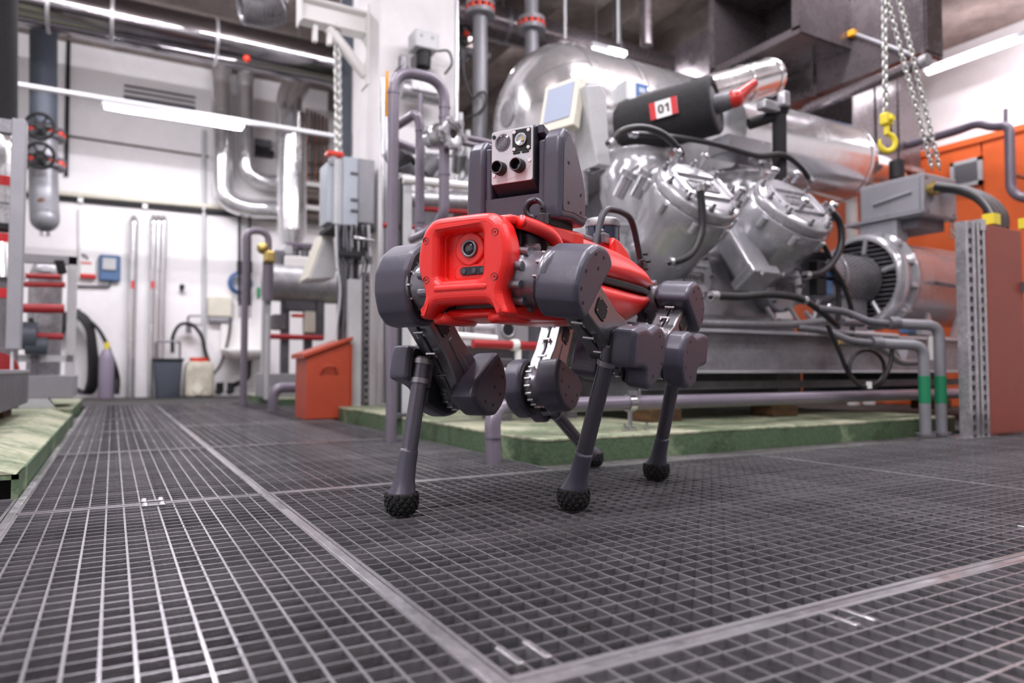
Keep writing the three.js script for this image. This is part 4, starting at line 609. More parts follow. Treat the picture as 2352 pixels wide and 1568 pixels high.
// black lagged valve body with red lever, on an aluminium clad pipe
{ const pz = -2.72, a = onZ(1470, 262, pz), b = onZ(1772, 176, pz), d1 = a.clone().sub(camera.position).dot(FWD), n = b.clone().sub(a).normalize(), t = thing('lagged_pipe', 'aluminium clad pipe with black insulated valve body, red lever and 01 tag', 'pipe', a.clone());
  const at = k => a.clone().lerp(b, k), L = a.distanceTo(b);
  part(t, 'clad_end', lathe([[0, -.1], [.06, -.09], [.1, -.05], [.115, 0], [.115, L * .4]], onZ(1485, 262, pz - .32), n, 32), M.alu);
  part(t, 'clad_pipe', lathe([[.1, L * .42], [.1, L * .98], [.095, L], [.0, L + .004]], a, n, 32), M.alu); part(t, 'clad_band', lathe([[.103, L * .74], [.106, L * .75], [.103, L * .76]], a, n, 32), M.alu); part(t, 'end_band', lathe([[.103, L * .96], [.107, L * .975], [.101, L]], a, n, 32), M.alu);
  const s = onZ(1640, 241, pz + .2), vn = V(.5, .1, .86).normalize(); part(t, 'insulation', lathe([[0, -.5], [.12, -.49], [.145, -.46], [.145, .0], [.138, .012], [.105, .012], [.1, -.004], [0, -.004]].reverse(), s, vn, 36), M.foam, { label: 'black foam insulation' }); part(t, 'bonnet_disc', [lathe([[0, .012], [.05, .01], [.098, .002], [.1, -.006]].reverse(), s, vn, 30), lathe([[0, .11], [.038, .11], [.046, .05], [.05, 0]].reverse(), s, vn, 20)], M.greyDark);
  const h = s.clone().addScaledVector(vn, .1), e = onZ(1731, 192, pz + .3); part(t, 'lever', [rod(h, e, .036, 14, .02), ball(h, .044), ball(e, .021)], M.valveRed, { label: 'red valve lever' });
  const toCam = camera.position.clone().sub(s).normalize(), td = toCam.addScaledVector(vn, -toCam.dot(vn)).normalize().applyAxisAngle(vn, -.35), q = s.clone().addScaledVector(vn, -.21).addScaledVector(td, .149), tc = td, ta = vn, tb = tc.clone().cross(ta); const tag = part(t, 'tag_plate', frame(box(.14, .085, .004, 0, 0, 0), q, ta, tb, tc), M.white, { label: 'white tag with red ends reading 01' }); part(tag, 'tag_digits', frame(textG('01', .044, .002), q.clone().addScaledVector(tc, .002), ta, tb, tc), M.black); for (const k of [-.05, .05]) part(tag, 'tag_red_end', frame(box(.03, .085, .002, k * 1.1, 0, .003), q, ta, tb, tc), M.redSign); }
{ const p = onD(1790, 330, 3.7), t = thing('lagged_riser', 'black insulated vertical pipe before the clad separator', 'pipe', onD(1790, 430, 3.7)); part(t, 'pipe', [rod(onD(1791, 440, 3.7), onD(1790, 250, 3.7), .036, 16), ball(onD(1790, 250, 3.7), .05), rod(onD(1790, 262, 3.7), onD(1720, 285, 3.7), .03, 14)], M.foam); part(t, 'valve_bracket', [box(.12, .05, .06, ...onD(1765, 245, 3.65).toArray(), .01), box(.05, .08, .05, ...onD(1800, 228, 3.65).toArray(), .012)], M.silver); }
{ const z = -3.08, c = onZ(1855, 362, z), r = .26, x1 = onZ(1950, 362, z).x, t = thing('oil_separator', 'aluminium clad horizontal vessel narrowing to a pipe', 'vessel', V(c.x, c.y - r, z)), x0 = onZ(1640, 362, z).x;
  part(t, 'cladding_sheet', lathe([[r, 0], [r, x1 - x0 - .12]], V(x0, c.y, z), X1, 44), M.alu); part(t, 'shoulder_band', lathe([[r + .005, -.015], [r + .008, 0], [r + .005, .015]], V(x1 - .12, c.y, z), X1, 44), M.alu); part(t, 'cone', lathe([[r, 0], [r * .9, .1], [.13, .14], [.11, .16]], V(x1 - .12, c.y, z), X1, 44), M.alu);
  part(t, 'outlet_pipe', pipe([V(x1, c.y + .02, z), V(onZ(2040, 372, z).x, c.y + .03, z), V(onZ(2060, 380, z).x + .08, c.y - .2, z)], .1, .16, 24), M.alu); part(t, 'end_plate', lathe([[0, 0], [r, 0]], V(x0, c.y, z), X1, 40), M.alu); for (let i = 0; i < 6; i++) part(t, 'printed_mark', lathe([[r + .0015, 0], [r + .0015, .03]], V(c.x + .02 + i * .045, c.y, z), X1, 2, -1.05, .16), M.blueBox, { label: 'faded blue print' });
  for (const q of [x0 + .15, x1 - .3]) part(t, 'support_bracket', span(q, q + .06, c.y - .05, c.y + .05, -3.46, z - r + .02), M.zinc); }
// screen on its arm
{ const d = 3.15, t = thing('operator_terminal', 'pale operator panel with tilted screen beside the tank dome', 'control panel', onD(1330, 395, d)); const A = onD(1303, 190, d), B = onD(1358, 395, d), n = V(-.93, .22, .3).normalize(), [a, b, c] = basis(n);
  const m = onD(1330, 300, d * 1.02); part(t, 'cabinet', frame(extrude([[-.0, -.19], [.07, -.19], [.05, .13], [.02, .17], [-.06, .15]], .14, .008), m, X1, Y1, Z1), M.cabinet); const s = onD(1278, 245, d); part(t, 'screen_frame', frame(box(.2, .24, .05, 0, 0, 0, .008), s.clone().add(V(.03, 0, 0)), a, b, c), M.cream, { label: 'olive cream screen frame' }); part(t, 'screen', frame(box(.15, .17, .006, 0, .01, .026), s.clone().add(V(.03, 0, 0)), a, b, c), M.screen); part(t, 'lower_arm', [pipe([onD(1358, 290, d), onD(1378, 298, d), onD(1378, 388, d), onD(1350, 394, d)], .008), rod(onD(1340, 395, d), onD(1340, 470, d), .02)], M.zinc); }
// hoist chains and yellow hook
{ const d = 3.3, top = onD(2035, -120, d), t = thing('chain_hoist', 'bright link chain ending in a yellow load hook', 'hoist chain', onD(2036, 325, d)); const strand = (owner, p, q, n, r) => { for (let i = 0; i < n; i++) { const c = p.clone().lerp(q, (i + .5) / n), dir = q.clone().sub(p).normalize(); const g = new THREE.TorusGeometry(r, r * .34, 6, 12); g.scale(.75, 1.35, 1); g.rotateY(i % 2 * Math.PI / 2 + .4); part(owner, 'chain_link', aim(g, c, dir), M.chain); } };
  strand(t, onD(2030, -60, d), onD(2034, 262, d), 30, .0155); const h = onD(2036, 275, d); part(t, 'hook_block', [box(.06, .06, .04, h.x, h.y, h.z, .012), cyl(h.clone().add(V(0, .0, .02)), Z1, .014, .03, 12), rod(h, h.clone().add(V(0, -.07, 0)), .014, 12)], M.yellow);
  const pts = []; for (let i = 0; i <= 22; i++) { const a = 1.45 - i / 22 * 5.0; pts.push(h.clone().add(V(Math.cos(YAW), 0, Math.sin(YAW)).multiplyScalar(Math.cos(a) * .036 + .002)).add(V(0, Math.sin(a) * .04 - .108, 0))); } part(t, 'hook', sweep(pts, pts.map((_, i) => .013 * (i > 17 ? 1 - (i - 17) * .12 : 1)), 12), M.yellow, { label: 'yellow hook' }); part(t, 'latch', rod(onD(2044, 290, d), onD(2048, 308, d), .006, 8), M.black);
  { const hb = onD(2038, -95, d); part(t, 'hoist_body', box(.3, .16, .16, hb.x, hb.y, hb.z, .02), M.slate); part(t, 'hanger', rod(V(hb.x, hb.y + .08, hb.z), V(hb.x, RH, hb.z), .014, 10), M.zinc); }
  const u = thing('pull_chain', 'long hand chain loop of the hoist slanting down to the terminal box', 'hand chain', onD(2145, 390, d)); strand(u, onD(2022, -60, d), onD(2142, 388, d), 46, .0125); strand(u, onD(2051, -60, d), onD(2158, 388, d), 46, .0125); }
single('short_chain', 'short chain end dangling below the terminal box', 'chain', Array.from({ length: 8 }, (_, i) => { const g = new THREE.TorusGeometry(.014, .0045, 6, 12); g.rotateY(i % 2 * 1.57); return aim(g, onZ(2188, 478 + i * 9, -2.42), Y1); }), M.chain, undefined, onZ(2188, 545, -2.42));
// orange enclosure against the right wall
{ const X = 6.05, a = onX(2352, 300, X), t = thing('orange_enclosure', 'tall bright orange panelled enclosure along the right wall', 'enclosure', V(X + .1, 0, -3)); const zs = [-4.9, -3.95, -3.05, -2.2, -1.3]; for (let i = 0; i < zs.length - 1; i++) part(t, 'panel', span(X, RX1 - .02, 0, a.y, zs[i] + .006, zs[i + 1] - .006, .006), M.orange); part(t, 'top_rail', span(X - .015, RX1 - .02, a.y, a.y + .05, zs[0], zs[4]), M.orange);
  const p = onX(2186, 372, X), q = onX(2260, 432, X), v = thing('vent_grille', 'grey framed louvre grille on the orange enclosure', 'grille', V(X, q.y, (p.z + q.z) / 2)); const y0 = onX(2222, 430, X).y, y1 = onX(2222, 368, X).y; part(v, 'grille_frame', [span(X - .03, X, y0, y1, p.z, p.z + .03), span(X - .03, X, y0, y1, q.z - .03, q.z), span(X - .03, X, y0, y0 + .03, p.z, q.z), span(X - .03, X, y1 - .03, y1, p.z, q.z)], M.cabinet); part(v, 'grille_back', span(X - .008, X - .001, y0, y1, p.z, q.z), M.greyDark); const n = 14; for (let i = 0; i < n; i++) part(v, 'louvre_slat', box(.02, .006, q.z - p.z - .05, X - .018, y0 + .035 + (y1 - y0 - .07) * i / (n - 1), (p.z + q.z) / 2).rotateZ(0), M.grey); }
{ const X = 5.7, t = thing('purple_pipe', 'purple painted pipe bending down in front of the orange enclosure', 'pipe', onX(2320, 450, X)); const at = (x, y) => onX(x, y, X); part(t, 'pipe', pipe([at(2085, 333), at(2200, 300), at(2245, 282), at(2280, 292), at(2318, 287), at(2322, 440), at(2352, 457), at(2390, 452)], .034, .12, 16), M.purple); part(t, 'stub', rod(at(2310, 290), at(2310, 250), .016, 10), M.purple); part(t, 'wall_bracket', rod(at(2321, 400), V(6.06, at(2321, 400).y, at(2321, 400).z), .014, 8), M.zinc); }
{ const p = onZ(2065, 330, -3.6), t = thing('white_valve_post', 'white vertical fittings rising behind the hook', 'fitting', p); for (const k of [0, .09]) part(t, 'tube', rod(V(p.x + k, p.y - .2, p.z), V(p.x + k, p.y + .15, p.z), .03, 14), M.white); part(t, 'joint', box(.16, .04, .06, p.x + .05, p.y - .1, p.z), M.zinc); part(t, 'purple_end', rod(p.clone().add(V(.12, -.05, 0)), p.clone().add(V(.3, .02, .1)), .03, 12), M.purple); }
for (const x of [1955, 1990]) single('white_post', 'white painted steel post behind the separator', 'post', rod(onZ(x, 600, -3.9).setY(0), onZ(x, 330, -3.9), .05, 16), M.white, 'white posts behind the separator', onZ(x, 600, -3.9).setY(0));
{ const t = thing('ventilation_shaft', 'grey sheet metal ventilation shaft hanging before the white right wall', 'ventilation shaft', V(5.45, 1.95, -3.6)); part(t, 'shaft_body', span(5.0, 5.9, 1.95, 3.1, -3.85, -3.45, .01), M.ductMid); for (const x of [5.3, 5.6]) part(t, 'folded_seam', span(x - .01, x + .01, 1.95, 3.1, -3.45, -3.438), M.ductMid); part(t, 'bottom_rim', span(4.98, 5.92, 1.95, 1.99, -3.87, -3.43), M.silver); }
// ---------------------------------------------------------------- pipes and cabinets around the pillar
{ const z = -2.84, x = 1.02, top = onZ(900, 148, z).y, x2 = onZ(1021, 185, z).x, t = thing('bent_pipe', 'tall purple grey pipe bent over at the top like an inverted U', 'pipe', V(x, 0, z));
  part(t, 'pipe', pipe([V(x, 0, z), V(x, top - .02, z), V(x2, top - .02, z), V(x2, onZ(1021, 500, z).y, z), V(x2 - .03, onZ(1015, 525, z).y, z - .1), V(x2 - .03, onZ(1015, 525, z).y, z - .3)], .0235, .1, 20), M.purple);
  for (const [q, y] of [[x, top - .12], [x2, top - .14], [x2, onZ(1021, 270, z).y], [x2, onZ(1021, 400, z).y]]) part(t, 'pipe_collar', cyl(V(q, y, z), Y1, .026, .012, 20), M.purple);
  for (const k of [0, 14]) part(t, 'side_branch', rod(V(x2, onZ(1021, 306 + k, z).y, z), onZ(1140, 330 + k, z), .012, 12), M.purple);
  const v = V(x2, onZ(1025, 312, z).y, z), n = V(.35, -.1, .93).normalize(), w = thing('shutoff_valve', 'round cast steel valve with notched flange on the purple pipe', 'valve', v);
  part(w, 'valve_body', [lathe([[0, -.12], [.05, -.12], [.06, -.05], [.055, 0], [.045, .02], [.022, .03], [.02, .0]], v.clone().addScaledVector(n, .03), n, 28)], M.steel); part(w, 'valve_flange', lathe([[.03, .0], [.066, .0], [.068, .012], [.06, .02], [.03, .02], [.028, .0]], v.clone().addScaledVector(n, .045), n, 28), M.aluDull); part(w, 'valve_bore', lathe([[0, 0], [.03, 0]], v.clone().addScaledVector(n, .055), n, 24), M.black);
  const [a, b, c] = basis(n); for (let i = 0; i < 6; i++) part(w, 'flange_lug', [cyl(v.clone().addScaledVector(n, .06).addScaledVector(a, Math.cos(i * 1.047) * .062).addScaledVector(b, Math.sin(i * 1.047) * .062), n, .016, .024, 10)], M.aluDull); part(w, 'valve_stem', rod(v.clone().addScaledVector(n, .03), v.clone().addScaledVector(n, .06).add(V(-.06, -.05, 0)), .012, 10), M.steel); }
{ const z = -3.05, x = onZ(965, 300, z).x, t = thing('stub_pipe', 'short purple grey pipe with side loop between the legs of the bent pipe', 'pipe', onZ(968, 525, z)); const Y = y => onZ(965, y, z).y;
  part(t, 'pipe', pipe([V(x, Y(528), z), V(x, Y(285), z), V(x - .02, Y(262), z), V(x - .06, Y(270), z - .2), V(x - .07, Y(300), z - .2), V(x + .1, Y(318), z - .2)], .0215, .06, 18), M.purple); part(t, 'vent_stub', rod(V(x, Y(275), z), V(x, Y(215), z), .011, 12), M.purple); for (const [y, k] of [[300, .01], [505, .03]]) part(t, 'pipe_collar', cyl(V(x, Y(y), z), Y1, .0245, k, 18), M.purple); part(t, 'end_bend', ball(V(x, Y(530), z), .024), M.purple); }
{ const z = -4.4, a = onZ(940, 120, z), p = onZ(972, 100, z), t = thing('actuator', 'pale actuator box on a black stem above the bent pipe', 'actuator', onZ(972, 170, z)); part(t, 'box', box(.17, .12, .14, p.x, p.y, p.z, .012), M.cabinet); part(t, 'wall_mount', span(p.x - .03, p.x + .03, p.y - .3, p.y - .05, -4.56, z - .05), M.zinc); for (const k of [-.04, .04]) part(t, 'screw', cyl(V(p.x + k, p.y + .02, p.z + .07), Z1, .012, .008, 10), M.grey); part(t, 'stem', rod(onZ(974, 118, z), onZ(972, 155, z), .05, 18), M.black); part(t, 'cable', hose([onZ(1000, 118, z), onZ(1030, 118, z), onZ(1038, 145, z), onZ(1022, 170, z)], .008, 20), M.hose); part(t, 'valve_body', [box(.2, .16, .14, ...onZ(968, 195, z).toArray(), .02), cyl(onZ(968, 215, z), X1, .06, .3, 16)], M.aluDull); part(t, 'actuator_arm', [rod(onZ(930, 150, z), onZ(915, 170, z), .03, 10), box(.05, .1, .05, ...onZ(925, 145, z).toArray(), .01)], M.zinc); }
single('warning_strip', 'yellow warning strip on the pipe beside the pillar', 'sticker', box(.012, .2, .004, ...onZ(889, 215, -2.9).toArray()), M.amber, undefined, onZ(889, 240, -2.9));
{ const z = -4.3, t = thing('vertical_conduit', 'bright thin steel conduits running up the pillar corner', 'conduit', onZ(882, 860, z)); for (const [x, r, m] of [[880, .012, M.steel], [887, .008, M.steel], [1050, .012, M.steel], [1046, .006, M.cabinet]]) part(t, 'conduit', rod(onZ(x, 926, z), onZ(x, x > 1000 ? -40 : 180, z), r, 10), m); }
{ const t = thing('wall_jib', 'white steel I beam bracket with diagonal brace projecting from the pillar', 'bracket', onX(815, 90, pillar.x0)); const X = pillar.x0, z = -4.85, p = onZ(690, 12, z - .0), U = onX(838, 62, X).y; const xl = onZ(690, 20, z).x;
  part(t, 'beam_web', span(xl, X, U - .07, U + .07, z - .006, z + .006), M.white); part(t, 'beam_flange', span(xl, X, U + .065, U + .08, z - .06, z + .06), M.white); part(t, 'beam_flange', span(xl, X, U - .08, U - .065, z - .06, z + .06), M.white); part(t, 'end_plate', span(xl - .012, xl, U - .1, U + .12, z - .07, z + .07), M.white); const br = [V(xl + (X - xl) * .42, U - .08, z), V(X, U - .36, z)]; part(t, 'brace', rod(br[0], br[1], .045, 4), M.white); part(t, 'wall_plate', span(X - .012, X, U - .45, U + .12, z - .08, z + .08), M.white);
  for (const k of [.2, .1]) part(t, 'lug', box(.03, .12, .04, xl + k, U - .14, z), M.white); }
{ const x = onZ(776, 90, -5.2), t = thing('lifting_chain', 'galvanised chain hanging from the white beam beside the pillar', 'chain', onZ(778, 390, -4.85)); const p = onZ(774, 62, -4.85), q = onZ(778, 400, -4.85); for (let i = 0; i < 34; i++) { const g = new THREE.TorusGeometry(.027, .009, 6, 12); g.scale(.8, 1.3, 1); g.rotateY(i % 2 * 1.57); part(t, 'chain_link', aim(g, p.clone().lerp(q, (i + .5) / 34), q.clone().sub(p)), M.chain); } }
{ const z = -5.4, a = onZ(793, 150, z), t = thing('cable_post', 'grey vertical tray post with small black clips behind the chain', 'post', a.clone().setY(0)); part(t, 'post', span(a.x - .04, a.x + .04, 0, RH, z - .03, z + .03, .004), M.slate); part(t, 'side_strip', span(a.x + .05, a.x + .1, 0, RH, z - .02, z + .01), M.cabinet); for (const y of [312, 328, 345]) part(t, 'clip', box(.03, .05, .02, a.x + .075, onZ(793, y, z).y, z + .02), M.black); part(t, 'bent_pipe', pipe([onZ(790, 170, z), onZ(800, 130, z), onZ(808, 90, z)], .04), M.slate); }
// switch cabinets hung on the pillar
{ const z = -4.5, t = thing('switch_cabinet', 'tall light grey switch cabinet with blue grey door on the pillar', 'cabinet', onZ(800, 520, z)); const b = (x0, x1, y0, y1, zz, d, m, n, r = .008) => { const p = onZ(x0, y0, zz), q = onZ(x1, y1, zz); return part(t, n, span(p.x, q.x, q.y, p.y, zz - d, zz, r), m); };
  b(822, 860, 362, 515, z, .3, M.grey, 'body'); b(790, 822, 358, 520, z + .02, .28, M.cabinetBlue, 'door'); b(768, 788, 364, 520, z - .02, .24, M.cabinet, 'side_panel'); b(752, 766, 370, 512, z - .05, .2, M.cabinetBlue, 'side_panel'); for (const y of [400, 460, 485]) part(t, 'door_latch', box(.05, .012, .012, onZ(812, y, z).x, onZ(812, y, z).y, z + .026), M.greyDark);
  part(t, 'bottom_tray', [span(onZ(760, 520, z).x, onZ(858, 520, z).x, onZ(800, 528, z).y, onZ(800, 518, z).y, z - .3, z + .02)], M.black); const red = onZ(768, 355, z - .1); part(t, 'red_beacon', [box(.11, .03, .08, red.x, red.y, red.z, .01)], M.redFlange, { label: 'orange red top cap' }); part(t, 'gauge', [cyl(red.clone().add(V(-.02, -.06, .05)), Z1, .03, .03, 16)], M.zinc); }
{ const z = -4.75, t = thing('operator_desk', 'cream wedge shaped operator desk below the switch cabinet', 'control panel', onZ(745, 640, z)); const pts = [[712, 641], [768, 638], [772, 620], [766, 530], [752, 530]].map(([x, y]) => { const p = onZ(x, y, z); return [p.x, p.y]; }).reverse(); part(t, 'desk', frame(extrude(pts, .3, .006), V(0, 0, z - .3), X1, Y1, Z1), M.cabinet); const c0 = onZ(712, 641, z), c1 = onZ(752, 530, z); part(t, 'sloped_face', [frame(box(.012, c0.distanceTo(c1) * .94, .26, 0, 0, 0, .004), c0.clone().lerp(c1, .5).add(V(-.006, .0, -.15)), c1.clone().sub(c0).normalize().cross(Z1), c1.clone().sub(c0).normalize(), Z1)], M.cream); }
{ const z = -4.46; const lab = 'bundled grey control cable dropping from the switch cabinet'; for (let i = 0; i < 22; i++) { const x = 772 + i * 3.7, zl = z - .012 * (i % 5), pts = [onZ(x, 516, zl), onZ(x + rr(-4, 4), 560, zl), onZ(x + rr(-7, 7), 610, zl), onZ(x * .7 + 236 + rr(-6, 6), 670, zl), onZ(x * .5 + 390 + rr(-5, 5), 760, zl), onZ(x * .5 + 390, 850, zl)]; single('control_cable', lab, 'cable', hose(pts, rr(.006, .011), 30, 6), [M.cabinet, M.greyDark, M.zinc, M.black][i % 4], 'cables under the switch cabinet', pts[0]); } }
{ const z = -4.42, t = thing('relay_rail', 'steel rail with rows of dark terminals under the switch cabinet', 'terminal rail', onZ(820, 560, z)); part(t, 'rail', rod(onZ(812, 546, z), onZ(858, 553, z), .014, 8), M.steel); for (let i = 0; i < 9; i++) part(t, 'terminal', box(.025, .05, .05, ...onZ(788 + i * 7.5, 578 + (i % 3) * 10, z - .05).toArray(), .004), i % 3 ? M.greyDark : M.black); part(t, 'bracket', [box(.14, .03, .06, ...onZ(805, 584, z - .02).toArray())], M.black); }
{ const z = -4.4, t = thing('support_panel', 'pale sheet metal upright with slotted channel beside the pillar', 'panel', onZ(820, 960, z).setY(0)); const p = onZ(802, 640, z), q = onZ(832, 640, z), s0 = onZ(836, 640, z).x, s1 = onZ(850, 640, z).x; part(t, 'sheet', span(p.x, q.x, 0, p.y, z - .1, z, .003), M.cabinet); part(t, 'slotted_channel', [span(s0, s0 + .012, 0, p.y + .05, z - .04, z), span(s1 - .012, s1, 0, p.y + .05, z - .04, z), span(s0, s1, 0, p.y + .05, z - .045, z - .04)], M.galvB); for (let i = 0; i < 20; i++) part(t, 'rung', span(s0 + .012, s1 - .012, p.y * (i + .2) / 20, p.y * (i + .65) / 20, z - .01, z - .002), M.galvC); }
{ const z = -4.36, p = onZ(703, 962, z), q = onZ(804, 955, z), yl = onZ(703, 808, z).y, yr = onZ(804, 772, z).y, zb = onX(678, 905, p.x).z, t = thing('grit_bin', 'orange red steel bin with sloping lid standing before the pillar', 'bin', V((p.x + q.x) / 2, .001, (z + zb) / 2));
  part(t, 'body', frame(extrude([[p.x, .001], [q.x, .001], [q.x, yr - .03], [p.x, yl - .03]], z - zb, .006), V(0, 0, zb), X1, Y1, Z1), M.rustOrange); const d = V(q.x - p.x, yr - yl, 0).normalize(); part(t, 'lid', frame(extrude([[p.x - .025, yl - .038], [q.x + .01, yr - .025], [q.x + .01, yr - .003], [p.x - .025, yl - .01]], z - zb + .04, .004), V(0, 0, zb - .02), X1, Y1, Z1), M.rustOrange); const h = onZ(756, 850, z + .01); part(t, 'handle', pipe([h.clone().add(V(-.05, -.02, -.005)), h.clone().add(V(-.035, .025, .012)), h.clone().add(V(.035, .025, .012)), h.clone().add(V(.05, -.02, -.005))], .007, .02, 8), M.rustOrange); part(t, 'side_flange', span(q.x, q.x + .012, .02, yr - .05, zb, z), M.rustOrange); }
// ---------------------------------------------------------------- oil cooler skid seen under and behind the robot
{ const z = -2.75, t = thing('oil_cooler', 'grey oil cooler block with round port and silver cylinder under the compressor pipes', 'oil cooler', V(1.75, .075, z)); const b = (x0, x1, y0, y1, zz, d, m, n) => { const p = onZ(x0, y0, zz), q = onZ(x1, y1, zz); return part(t, n, span(p.x, q.x, q.y, p.y, zz - d, zz, .006), m); };
  b(1140, 1215, 722, 790, z, .1, M.silver, 'port_plate'); const c = onZ(1166, 757, z); part(t, 'port', [cyl(c.clone().add(V(0, 0, .001)), Z1, .03, .01, 24)], M.black); part(t, 'port_rim', ringG(c.clone().add(V(0, 0, .006)), Z1, .032, .005, 24), M.silver); b(1215, 1290, 700, 860, z - .04, .3, M.greyDark, 'cooler_core'); part(t, 'silver_drum', rod(onZ(1080, 755, z - .05), onZ(1140, 757, z - .05), .042, 20), M.aluDull); part(t, 'upper_pipe', rod(onZ(1040, 770, z), onZ(1140, 778, z), .016, 14), M.white); for (const x of [1055, 1072]) part(t, 'fitting', cyl(onZ(x, 748, z - .02), Y1, .022, .06, 12), M.steel);
  part(t, 'red_pipe', rod(onZ(1086, 789, z + .1), onZ(1240, 795, z + .1), .019, 16), M.redPipe, { label: 'red pipe' }); part(t, 'pipe_clip', [cyl(onZ(1182, 792, z + .1), X1, .025, .03, 14), box(.02, .08, .02, ...onZ(1190, 815, z + .1).toArray())], M.white); b(1150, 1320, 845, 857, z + .12, .06, M.white, 'tray_edge'); b(960, 1320, 858, 905, z + .06, .03, M.silver, 'tray_front'); b(960, 1180, 790, 858, z - .1, .04, M.silverDark, 'back_panel'); b(1050, 1180, 822, 840, z + .02, .04, M.greyDark, 'cross_bar'); for (const q of [1.5, 1.85]) part(t, 'support_leg', span(q, q + .05, .075, .3, z - .2, z), M.greyDark); }
{ const z = -3.3, t = thing('pipe_rack', 'pale pipe rack with red and white pipes behind the tall bent pipe', 'pipe rack', onZ(935, 900, z).setY(.075)); const p = onZ(927, 398, z), q = onZ(947, 398, z); part(t, 'post', span(p.x, q.x, .075, p.y, z - .05, z, .004), M.cabinet); part(t, 'post_slot', span(p.x - .012, p.x - .002, .075, p.y - .02, z - .04, z - .005), M.black); part(t, 'white_pipe', rod(onZ(925, 412, z), onZ(1120, 432, z), .022, 16), M.white); part(t, 'red_pipe', [rod(onZ(955, 478, z - .05), onZ(1140, 493, z - .05), .014, 12)], M.redPipe, { label: 'red pipe' }); part(t, 'red_pipe', rod(onZ(880, 517, z - .05), onZ(1010, 525, z - .05), .013, 12), M.redPipe, { label: 'red pipe' }); part(t, 'silver_pipe', rod(onZ(930, 460, z - .15), onZ(1110, 470, z - .15), .05, 20), M.aluDull); part(t, 'back_sheet', [span(onZ(905, 530, z - .3).x, onZ(1010, 530, z - .3).x, .08, onZ(950, 526, z - .3).y, z - .32, z - .3)], M.white); part(t, 'pump_body', [cyl(onZ(1072, 480, z - .2), X1, .07, .2, 20), box(.14, .06, .1, ...onZ(1062, 452, z - .2).toArray(), .01)], M.silverDark); part(t, 'rack_foot', span(p.x - .05, q.x + .05, .07, .09, z - .1, z + .05), M.greyDark); }
{ const z = -3.9, t = thing('valve_manifold', 'tangle of dark valves and bright fittings behind the bent pipe', 'manifold', onZ(1000, 430, z)); for (const [x, y, r, m] of [[912, 355, .06, M.greyDark], [930, 375, .05, M.black], [985, 385, .06, M.greyDark], [1000, 410, .05, M.zinc], [1055, 372, .05, M.steel], [1075, 385, .045, M.steel], [940, 395, .045, M.zinc], [1070, 425, .05, M.zinc]]) part(t, 'valve', [cyl(onZ(x, y, z), V(rr(-1, 1), rr(.2, 1), rr(0, 1)), r, .12, 14), ball(onZ(x + 5, y - 5, z), r * .7)], m); for (const [x0, y0, x1, y1] of [[905, 345, 1090, 360], [915, 400, 1000, 440], [960, 330, 985, 440], [1075, 300, 1078, 420], [1058, 260, 1062, 420]]) part(t, 'tubing', rod(onZ(x0, y0, z), onZ(x1, y1, z), .016, 8), M.cabinet); part(t, 'red_knob', box(.04, .07, .04, ...onZ(1088, 398, z).toArray(), .01), M.redFlange); part(t, 'brass_bar', rod(onZ(1062, 385, z), onZ(1092, 383, z), .012, 8), M.brass); part(t, 'base', [span(onZ(960, 600, z).x, onZ(1080, 600, z).x, .075, onZ(1000, 440, z).y, z - .15, z - .1)], M.greyDark); }
// ---------------------------------------------------------------- distant skid between pillar and back wall
{ const z = -6.3, x = onZ(553, 935, z).x, t = thing('guard_pipe', 'slim purple grey pipe bent over like a goalpost before the sink', 'pipe', V(.93, 0, -6.1)); const zz = -6.1, X = .93, xr = onZ(617, 545, zz).x, top = onZ(560, 527, zz).y; part(t, 'pipe', pipe([V(X, 0, zz), V(X, top, zz), V(xr, top, zz), V(xr, onZ(617, 700, zz).y, zz)], .028, .11, 14), M.purple); part(t, 'sleeve', rod(V(xr, onZ(617, 690, zz).y, zz), V(xr, onZ(617, 600, zz).y, zz), .045, 16), M.purple); part(t, 'stem', rod(V(xr, onZ(617, 720, zz).y, zz), V(xr, .06, zz), .022, 10), M.cabinet); part(t, 'side_valve', [ball(onZ(604, 570, zz + .05), .05), box(.09, .1, .08, ...onZ(618, 590, zz + .05).toArray(), .02)], M.brass); }
{ const t = thing('low_pipe', 'low purple grey pipe elbow beside the orange bin', 'pipe', V(1.0, 0, -5.6)), p = onU(627, 944, 0); part(t, 'pipe', pipe([V(p.x, 0, p.z), V(p.x, onZ(627, 890, p.z).y, p.z), V(p.x + .6, onZ(640, 890, p.z).y, p.z)], .038, .1, 16), M.purple); }
